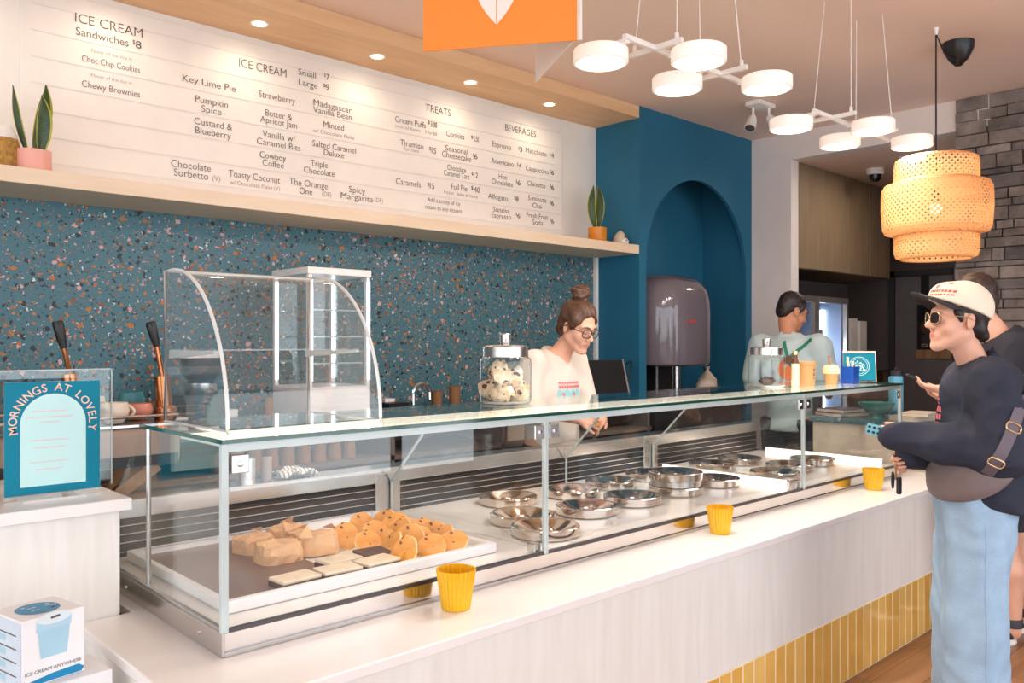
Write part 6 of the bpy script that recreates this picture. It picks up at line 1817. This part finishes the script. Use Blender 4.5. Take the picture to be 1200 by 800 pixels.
# ================= customer with the cap
CWT = place(3.364, 1.09, -.52, .85)
def cap_customer():
    T = CWT
    root = empty('person', T.translation, 'person in a cream cap, sunglasses and navy sweatshirt with light wide jeans, holding a phone', 'person')
    hd = Head((.01, -.05, 1.576), 14, -3, 0, .965)
    zs = axis(-.02, 1.8, .011, [(1.02, 1.22, .004), (1.4, 1.74, .0034)])
    F = Field(axis(-.34, .36, .011, [(-.14, .16, .0036)]), axis(-.42, .24, .011, [(-.4, .1, .0036)]), zs)
    hd.sculpt(F)
    hd.neck(F, (0, .03, 1.36), .049, .058)
    LS, RS = V3(.17, .03, 1.352), V3(-.17, .03, 1.352)
    LE, RE = V3(.22, .04, 1.115), V3(-.22, .02, 1.08)
    LW, RW = V3(.10, -.225, 1.145), V3(-.03, -.175, 1.075)
    F.cone((0, .03, 1.3), (0, .02, 1.05), .1, .1, .03); F.cone(RS, LS, .048, .048, .04); F.cone((0, .02, 1.05), (0, .0, .9), .10, .095, .04)
    for sh, e, w_ in ((LS, LE, LW), (RS, RE, RW)):
        F.cone(sh, e, .046, .038, .02); F.cone(e, w_, .038, .025, .01)
    for q in (1, -1):
        F.cone((q * .075, .0, .9), (q * .085, -.02, .48), .085, .058, .03); F.cone((q * .085, -.02, .48), (q * .085, .0, .08), .058, .04, .02)
        F.cone((q * .09, .0, .05), (q * .1, -.13, .03), .038, .03, .02)
    hand(F, LW, (-.22, -.95, .12), (-.95, .1, -.25), -1, (42, 50, 30), 4, 25, .95)
    hand(F, RW, (.15, -.8, -.4), (.9, .1, .0), 1, (50, 55, 30), 4, 25, .95)
    field_obj(F, 'body', [M['skin'], M['lip']], root, T, lambda c: hd.lipmask(c))
    # loose navy sweatshirt
    G = Field(axis(-.38, .4, .008), axis(-.34, .34, .008), axis(.78, 1.52, .008))
    G.cone((0, .035, 1.28), (0, .05, 1.05), .15, .165, .05); G.cone((-.14, .03, 1.355), (.14, .03, 1.355), .075, .075, .05)
    G.cone((.08, .05, 1.15), (-.08, .05, 1.15), .14, .14, .05)
    G.cone((.0, .055, 1.0), (0, .06, .9), .165, .165, .04); G.cone((.07, .06, .95), (-.07, .06, .95), .13, .13, .05)
    G.cone((0, .02, 1.435), (0, .03, 1.37), .066, .095, .04)
    for sh, e, w_ in ((LS, LE, LW), (RS, RE, RW)):
        G.cone(sh, e, .09, .08, .04); G.cone(e, e.lerp(w_, .6), .08, .07, .03); G.cone(e.lerp(w_, .6), e.lerp(w_, 1.2), .07, .052, .03)
    G.disp(folds(11, .007, 17)); G.disp(folds(12, .0035, 38))
    G.cut((0, .05, .905), (0, -.2, -1))
    G.cone((0, -.01, 1.54), (0, .008, 1.452), .064, .06, .006, 'sub')
    sw = field_obj(G, 'sweatshirt', [M['navy']], root, T)
    decal(sw, T, (-.015, 0, 1.24), (1, 0, 0), (0, 0, 1), (0, 1, 0), [rect(-.05 + .02 * (i % 5), -.06 + .03 * (i // 5), .015, .02) for i in range(20)], M['pink_print'], 'print', sw)
    # jeans
    G = Field(axis(-.3, .32, .009), axis(-.26, .3, .009), axis(.0, 1.02, .009))
    G.cone((-.055, .01, .93), (.055, .01, .93), .118, .118, .04)
    for q in (1, -1):
        G.cone((q * .075, .01, .9), (q * .085, -.015, .48), .116, .104, .04); G.cone((q * .085, -.015, .48), (q * .09, -.005, .08), .104, .112, .03)
    G.disp(lambda x, y, z: .0045 * np.sin(42 * x + 30 * y + 5 * z + 2 * np.sin(7 * z)) + .003 * np.sin(66 * y - 34 * x + 9 * z) + .0022 * np.sin(48 * z + 30 * x - 26 * y + 3 * np.sin(16 * x + 12 * z)))
    G.cut((0, 0, .06), (0, 0, -1)); G.cut((0, 0, .97), (0, 0, 1))
    je = field_obj(G, 'jeans', [M['denim']], root, T)
    # outer leg seam
    from mathutils.bvhtree import BVHTree
    bv = BVHTree.FromPolygons([v.co + ORG[je] for v in je.data.vertices], [list(p.vertices) for p in je.data.polygons])
    pts = []
    for i in range(40):
        z = .86 - i * .02; s_ = T @ V3(.5, .0, z); d = T.to_3x3() @ V3(-1, 0, 0)
        hh = bv.ray_cast(s_, d, 1)
        if hh[0]: pts.append(hh[0] - d * .0005)
    part('seam', je, lambda b: b.tube(pts, .0028, M['denim'], 6))
    for q in (1, -1):
        part('shoe', root, lambda b: b.ball((0, 0, 0), (.048, .13, .045), M['shoe'], 18, 12, T @ Matrix.Translation((q * .1, -.06, .046))))
    # hair: low bun at the nape
    Hf = Field(axis(-.2, .2, .005), axis(-.2, .16, .005), axis(1.38, 1.72, .005))
    hd.ell(Hf, (0, .026, .046), (.079, .096, .085), .01); hd.ell(Hf, (0, .06, -.03), (.058, .045, .045), .03)
    hd.ell(Hf, (0, .1, -.05), (.024, .024, .026), .015)
    hd.cone(Hf, (.068, -.02, .0), (.07, -.035, .03), .009, .012, .015); hd.cone(Hf, (-.068, -.02, .0), (-.07, -.035, .03), .009, .012, .015)
    hd.ell(Hf, (0, -.1, -.02), (.07, .07, .095), .012, 'sub')
    hd.ell(Hf, (.085, .008, -.012), (.03, .026, .034), .008, 'sub'); hd.ell(Hf, (-.085, .008, -.012), (.03, .026, .034), .008, 'sub')
    Hf.disp(lambda x, y, z: .0025 * np.sin(110 * x + 3 * np.sin(50 * z)) * np.cos(90 * y))
    field_obj(Hf, 'hair', [M['hair_dark']], root, T)
    # cap
    C = Field(axis(-.2, .2, .0042), axis(-.24, .16, .0042), axis(1.5, 1.76, .0042))
    hd.ell(C, (0, .018, .052), (.09, .112, .104), .01)
    hd.ell(C, (0, -.06, .09), (.06, .045, .05), .04)
    n = hd.Rm @ V3(0, -.34, -1); C.cut(hd.p(0, -.02, .052), n)
    cp_ = field_obj(C, 'cap', [M['cap_cream']], root, T)
    mb = MB(); vs = []; fs = []; nU, nV = 18, 8
    for lay in (0, 1):
        for i in range(nU + 1):
            a = R(-72 + 144 * i / nU)
            for j in range(nV + 1):
                t = j / nV
                ex = .092 * t * math.cos(a * 1.0) ** .6
                x = .086 * math.sin(a) * (1 - .04 * t); y = .018 - .106 * math.cos(a) - ex
                z = .085 - .012 * t - .018 * (math.sin(a) ** 2) * (1 + .3 * t) - .004 * lay - (y + .09) * .34
                vs.append(T @ hd.p(x, y, z))
    W_ = (nV + 1); L0 = (nU + 1) * W_
    for i in range(nU):
        for j in range(nV):
            q = (i * W_ + j, (i + 1) * W_ + j, (i + 1) * W_ + j + 1, i * W_ + j + 1)
            fs.append(q); fs.append(tuple(L0 + k for k in q[::-1]))
    for i in range(nU): fs.append((i * W_ + nV, (i + 1) * W_ + nV, L0 + (i + 1) * W_ + nV, L0 + i * W_ + nV))
    mb.add(vs, fs, M['cap_brim'], True); mb.build('brim', cp_, 0)
    rr_ = random.Random(6)
    qs = [rect(-.045 + i * .0125, .03, .009, .007 + .003 * (i % 2)) for i in range(5)] + [rect(-.045 + i * .01, -.004, .007, .009) for i in range(9)] + [rect(-.045 + i * .01, -.016, .007, .005) for i in range(9)] + [disc(-.02, .018, .008, 10)]
    Dv = hd.Rm @ V3(-.35, .93, -.1)
    decal(cp_, T, hd.p(.026, -.05, .105), hd.Rm @ V3(.93, .35, 0), hd.Rm @ V3(0, .1, 1), Dv, qs, M['red_thread'], 'embroidery', cp_, .0015)
    spectacles(hd, root, T, M['gold'], M['lens'], 'sunglasses', .0255, .0225, .0015)
    mb = MB()
    for q in (1, -1):
        mb.ball(T @ hd.p(q * .08, .004, -.036), .003, M['gold'], 8, 6)
    mb.build('earrings', root)
    # phone in the nearer hand
    pc = T @ V3(.078, -.29, 1.158)
    ph = empty('phone', pc, 'phone in a blue dotted case held by the capped customer', 'phone')
    PT = T @ Matrix.Translation((.078, -.29, 1.158)) @ Matrix.Rotation(R(-6), 4, 'Z') @ Matrix.Rotation(R(-12), 4, 'X')
    part('case', ph, lambda b: b.rbox(-.006, .004, -.085, .06, -.02, .02, .008, M['phone_teal'], 4, 'x', T=PT), .001)
    part('dots', ph, lambda b: [b.add([PT @ V3(.0046, -.075 + .017 * i + .006 * math.cos(2 * PI * k / 8), -.009 + .018 * j + .005 * math.sin(2 * PI * k / 8)) for k in range(8)], [list(range(8))], M['cap_brim']) for i in range(4) for j in range(2)])
    # keys in the other hand
    kp = T @ V3(.02, -.262, 1.0)
    ky = empty('key_bunch', kp, 'black car key fob and keys dangling from the capped customer\'s hand', 'keys')
    part('ring', ky, lambda b: b.tube([kp + Vector((.014 * math.cos(2 * PI * i / 16), 0, .035 + .014 * math.sin(2 * PI * i / 16))) for i in range(16)], .0018, M['gold'], 6, True))
    part('tag', ky, lambda b: b.box(kp.x - .006, kp.x + .006, kp.y - .002, kp.y + .002, kp.z - .02, kp.z + .03, M['tan_wood']), .001)
    part('fob', ky, lambda b: b.rbox(kp.x - .004, kp.x + .022, kp.y - .014, kp.y - .002, kp.z - .075, kp.z - .01, .01, M['black'], 5, 'y'), .002)
    part('loop', ky, lambda b: b.tube([kp + Vector((-.018 + .008 * math.cos(2 * PI * i / 18), .004, -.02 + .03 * math.sin(2 * PI * i / 18))) for i in range(18)], .0035, M['black'], 6, True))
    # waist bag and strap
    B = Field(axis(-.34, .36, .008), axis(-.34, .3, .008), axis(.84, 1.2, .008))
    B.ell((.10, -.145, 1.035), (.155, .05, .075), .02, 'add', Matrix.Rotation(R(38), 4, 'Z')); B.ell((.17, -.08, 1.05), (.13, .045, .06), .03, 'add', Matrix.Rotation(R(58), 4, 'Z'))
    return root, T, sw, hd
root_cw, _, sw_cw, hd_cw = cap_customer()
def waist_bag():
    T = CWT
    o = empty('waist_bag', T @ V3(.17, -.1, 1.04), 'taupe crossbody bag resting at the capped customer\'s hip', 'bag')
    # crescent body wrapped round the front-left of the waist, laid on the garments
    from mathutils.bvhtree import BVHTree
    vs = []; fs = []; nU, nV = 30, 14
    rad = []
    for i in range(nU + 1):
        u = i / nU; a = R(-118 + 128 * u)
        rad.append((a, .205 + .05 * math.sin(a) ** 2 * 0 + .012))
    for i in range(nU + 1):
        u = i / nU; a = rad[i][0]
        e = max(.02, 1 - abs(2 * u - 1) ** 2.4)
        cx = .213 * math.cos(a); cy = .055 + .168 * math.sin(a)
        out = Vector((math.cos(a), math.sin(a), 0)).normalized()
        ztop = 1.062 + .05 * u ** 2
        for j in range(nV):
            b_ = 2 * PI * j / nV; q = .032 * e ** .5
            hz = .078 * e ** .65
            sn = math.sin(b_)
            vs.append(T @ (V3(cx, cy, ztop - .05 - (0 if sn > 0 else .02 * e)) + out * (q * math.copysign(abs(math.cos(b_)) ** .45, math.cos(b_)) + .014) + V3(0, 0, (-hz * abs(sn) ** .75 if sn < 0 else .04 * e ** .4 * sn ** .4))))
    for i in range(nU):
        for j in range(nV):
            k = (j + 1) % nV
            fs.append((i * nV + j, (i + 1) * nV + j, (i + 1) * nV + k, i * nV + k))
    fs.append(list(range(nV))); fs.append([nU * nV + j for j in range(nV)][::-1])
    part('bag_body', o, lambda b: b.add(vs, fs, M['bag'], True))
    # strap from the bag's end up across the back to the far shoulder
    from mathutils.bvhtree import BVHTree
    bv = BVHTree.FromPolygons([v.co + ORG[sw_cw] for v in sw_cw.data.vertices], [list(p.vertices) for p in sw_cw.data.polygons])
    P = []
    path = [(1156, 556), (1164, 547), (1173, 533), (1182, 514), (1190, 494), (1196, 474), (1200, 455)]
    for (pa, pb) in zip(path[:-1], path[1:]):
        for k in range(3):
            px, py = pa[0] + (pb[0] - pa[0]) * k / 3, pa[1] + (pb[1] - pa[1]) * k / 3
            d = ray(px, py).normalized(); hh = bv.ray_cast(Vector((0, 0, CAMH)), d, 9)
            if hh[0]: P.append(hh[0] - d * .006)
            elif P: P.append(P[-1] + Vector((0, 0, .015)))
    e0 = P[-1]
    for q in (V3(.06, .235, 1.30), V3(.0, .2, 1.37), V3(-.06, .12, 1.415), V3(-.09, .04, 1.425)): P.append(T @ q)
    for _ in range(3): P = [P[0]] + [(P[i - 1] + P[i] * 2 + P[i + 1]) / 4 for i in range(1, len(P) - 1)] + [P[-1]]
    def ribbon(b):
        vs = []; fs = []
        for i, p in enumerate(P):
            t = (P[min(i + 1, len(P) - 1)] - P[max(i - 1, 0)]).normalized()
            c = T @ V3(0, .03, 0); out = Vector((p.x - c.x, p.y - c.y, 0)).normalized(); sd = t.cross(out).normalized() * .019
            vs += [p - sd, p + sd, p + sd + out * .004, p - sd + out * .004]
        for i in range(len(P) - 1):
            for k in range(4): fs.append((4 * i + k, 4 * i + (k + 1) % 4, 4 * i + 4 + (k + 1) % 4, 4 * i + 4 + k))
        fs.append((0, 1, 2, 3)); fs.append(tuple(4 * (len(P) - 1) + k for k in (3, 2, 1, 0)))
        b.add(vs, fs, M['strap'])
    st_ = part('strap', o, ribbon)
    for q in (4, 11):
        p = P[q]; t = (P[q + 1] - P[q - 1]).normalized(); c = T @ V3(0, .03, 0); out = Vector((p.x - c.x, p.y - c.y, 0)).normalized(); sd = t.cross(out).normalized()
        part('buckle', st_, lambda b: b.tube(loop3(p + out * .006, sd, t, .024, .015, 16, 4), .0028, M['gold'], 6, True))
waist_bag()

# ================= customer behind, looking at a phone
def dark_customer():
    T = place(4.76, 1.36, -.35, .93)
    root = empty('person', T.translation, 'person in dark clothes and shorts looking at a phone behind the capped customer', 'person')
    hd = Head((.0, -.17, 1.70), 4, 14, 0, 1.04)
    zs = axis(-.02, 1.92, .012, [(1.16, 1.34, .0045), (1.5, 1.88, .005)])
    F = Field(axis(-.4, .4, .012, [(-.14, .16, .005)]), axis(-.55, .24, .012, [(-.52, .08, .005)]), zs)
    hd.sculpt(F, 1.05)
    hd.neck(F, (0, -.03, 1.49), .056, .062)
    LS, RS = V3(.2, 0, 1.46), V3(-.2, 0, 1.46)
    LE, RE = V3(.25, -.06, 1.17), V3(-.25, -.04, 1.17)
    LW, RW = V3(.10, -.30, 1.25), V3(-.12, -.26, 1.2)
    F.cone((0, .0, 1.42), (0, .0, 1.1), .11, .11, .04); F.cone(RS, LS, .055, .055, .04); F.cone((0, 0, 1.1), (0, .01, .97), .10, .10, .04)
    for sh, e, w_ in ((LS, LE, LW), (RS, RE, RW)):
        F.cone(sh, e, .055, .044, .02); F.cone(e, w_, .044, .028, .01)
    for q, fy in ((1, -.03), (-1, .05)):
        F.cone((q * .085, .01, .93), (q * .11, fy - .01, .5), .085, .062, .03); F.cone((q * .11, fy - .01, .5), (q * .115, fy + .02, .36), .058, .062, .02)
        F.cone((q * .115, fy + .02, .36), (q * .11, fy + .03, .09), .062, .038, .02); F.cone((q * .11, fy + .03, .06), (q * .12, fy - .13, .035), .038, .03, .02)
    hand(F, LW, (-.2, -.95, .15), (-.3, .1, .9), 1, (18, 25, 20), 5, 30, 1.0)
    hand(F, RW, (.3, -.9, .1), (.2, .1, .9), -1, (20, 30, 20), 5, 30, 1.0)
    field_obj(F, 'body', [M['skin'], M['lip']], root, T, lambda c: hd.lipmask(c))
    G = Field(axis(-.42, .42, .01), axis(-.42, .28, .01), axis(.79, 1.62, .01))
    G.cone((0, .01, 1.4), (0, .01, 1.1), .155, .155, .05); G.cone((-.18, .0, 1.455), (.18, .0, 1.455), .075, .075, .05)
    G.cone((.08, .02, 1.3), (-.08, .02, 1.3), .13, .13, .05); G.cone((0, 0, 1.1), (0, .0, .88), .16, .165, .04); G.cone((0, .0, 1.52), (0, 0, 1.46), .07, .1, .04)
    for sh, e, w_ in ((LS, LE, LW), (RS, RE, RW)): G.cone(sh, e, .088, .075, .03); G.cone(e, e.lerp(w_, .7), .072, .05, .03)
    G.disp(folds(15, .005, 24)); G.cut((0, 0, .83), (0, 0, -1)); G.cone((0, -.09, 1.63), (0, -.04, 1.535), .075, .066, .008, 'sub')
    field_obj(G, 'jumper', [M['navy2']], root, T)
    G = Field(axis(-.28, .28, .011), axis(-.24, .26, .011), axis(.4, 1.0, .011))
    G.cone((-.06, .0, .94), (.06, .0, .94), .135, .135, .04)
    for q, fy in ((1, -.02), (-1, .03)): G.cone((q * .09, .01, .92), (q * .115, fy, .55), .115, .1, .03); G.cone((q * .115, fy, .55), (q * .115, fy, .5), .1, .1, .03)
    G.disp(folds(5, .004, 22)); G.cut((0, 0, .57), (0, 0, -1)); G.cut((0, 0, .99), (0, 0, 1))
    for q, fy in ((1, -.02), (-1, .03)): G.cone((q * .115, fy, .4), (q * .112, fy, .6), .085, .085, .004, 'sub')
    field_obj(G, 'shorts', [M['dark_cloth']], root, T)
    Hf = Field(axis(-.2, .2, .006), axis(-.28, .12, .006), axis(1.52, 1.96, .006))
    hd.ell(Hf, (0, .026, .058), (.081, .1, .088), .01); hd.ell(Hf, (0, .07, -.01), (.066, .046, .055), .03)
    hd.cone(Hf, (.07, -.008, .0), (.07, -.03, .045), .01, .014, .02); hd.cone(Hf, (-.07, -.008, .0), (-.07, -.03, .045), .01, .014, .02)
    hd.ell(Hf, (0, -.098, -.03), (.07, .07, .092), .012, 'sub')
    hd.ell(Hf, (.085, .008, -.012), (.03, .026, .034), .008, 'sub'); hd.ell(Hf, (-.085, .008, -.012), (.03, .026, .034), .008, 'sub')
    hd.ell(Hf, (0, .03, -.12), (.12, .14, .055), .01, 'sub')
    Hf.disp(lambda x, y, z: .003 * np.sin(110 * x + 3 * np.sin(60 * z)) * np.cos(100 * y))
    field_obj(Hf, 'hair', [M['hair_dark2']], root, T)
    for q, fy in ((1, -.03), (-1, .05)):
        ST = T @ Matrix.Translation((q * .115, fy - .045, 0))
        def shoe(b):
            b.lathe([(0, .028), (.046, .028), (.05, .045), (.045, .07), (.032, .095), (.028, .105), (0, .1)], M['shoe'], (0, 0, 0), 28, ST, lambda r, z, a: r * (1 + (1.75 - 9 * max(0, z - .05)) * max(0, -math.sin(a)) ** 1.6 + .75 * max(0, math.sin(a)) ** 2 * (1 - 4 * max(0, z - .05))))
        sh_ = part('shoe', root, shoe)
        part('sole', sh_, lambda b: b.lathe([(0, .001), (.05, .001), (.054, .01), (.051, .03), (0, .03)], M['sole'], (0, 0, 0), 28, ST, lambda r, z, a: r * (1 + 1.75 * max(0, -math.sin(a)) ** 1.6 + .75 * max(0, math.sin(a)) ** 2)))
        part('sock', root, lambda b: b.lathe([(.044, .085), (.046, .12), (.042, .13)], M['charcoal'], (q * .11, fy + .03, 0), 20, T))
    pc = T @ V3(.05, -.42, 1.285)
    o = empty('phone', pc, 'black phone held by the person in dark clothes', 'phone')
    PT = T @ Matrix.Translation((.055, -.41, 1.292)) @ Matrix.Rotation(R(12), 4, 'Z') @ Matrix.Rotation(R(-28), 4, 'X')
    part('phone_body', o, lambda b: b.rbox(-.036, .036, -.075, .075, -.004, .004, .01, M['black'], 5, 'z', T=PT), .001)
    part('screen', o, lambda b: b.rbox(-.033, .033, -.07, .07, .0042, .0048, .008, M['black_gloss'], 5, 'z', T=PT))
dark_customer()
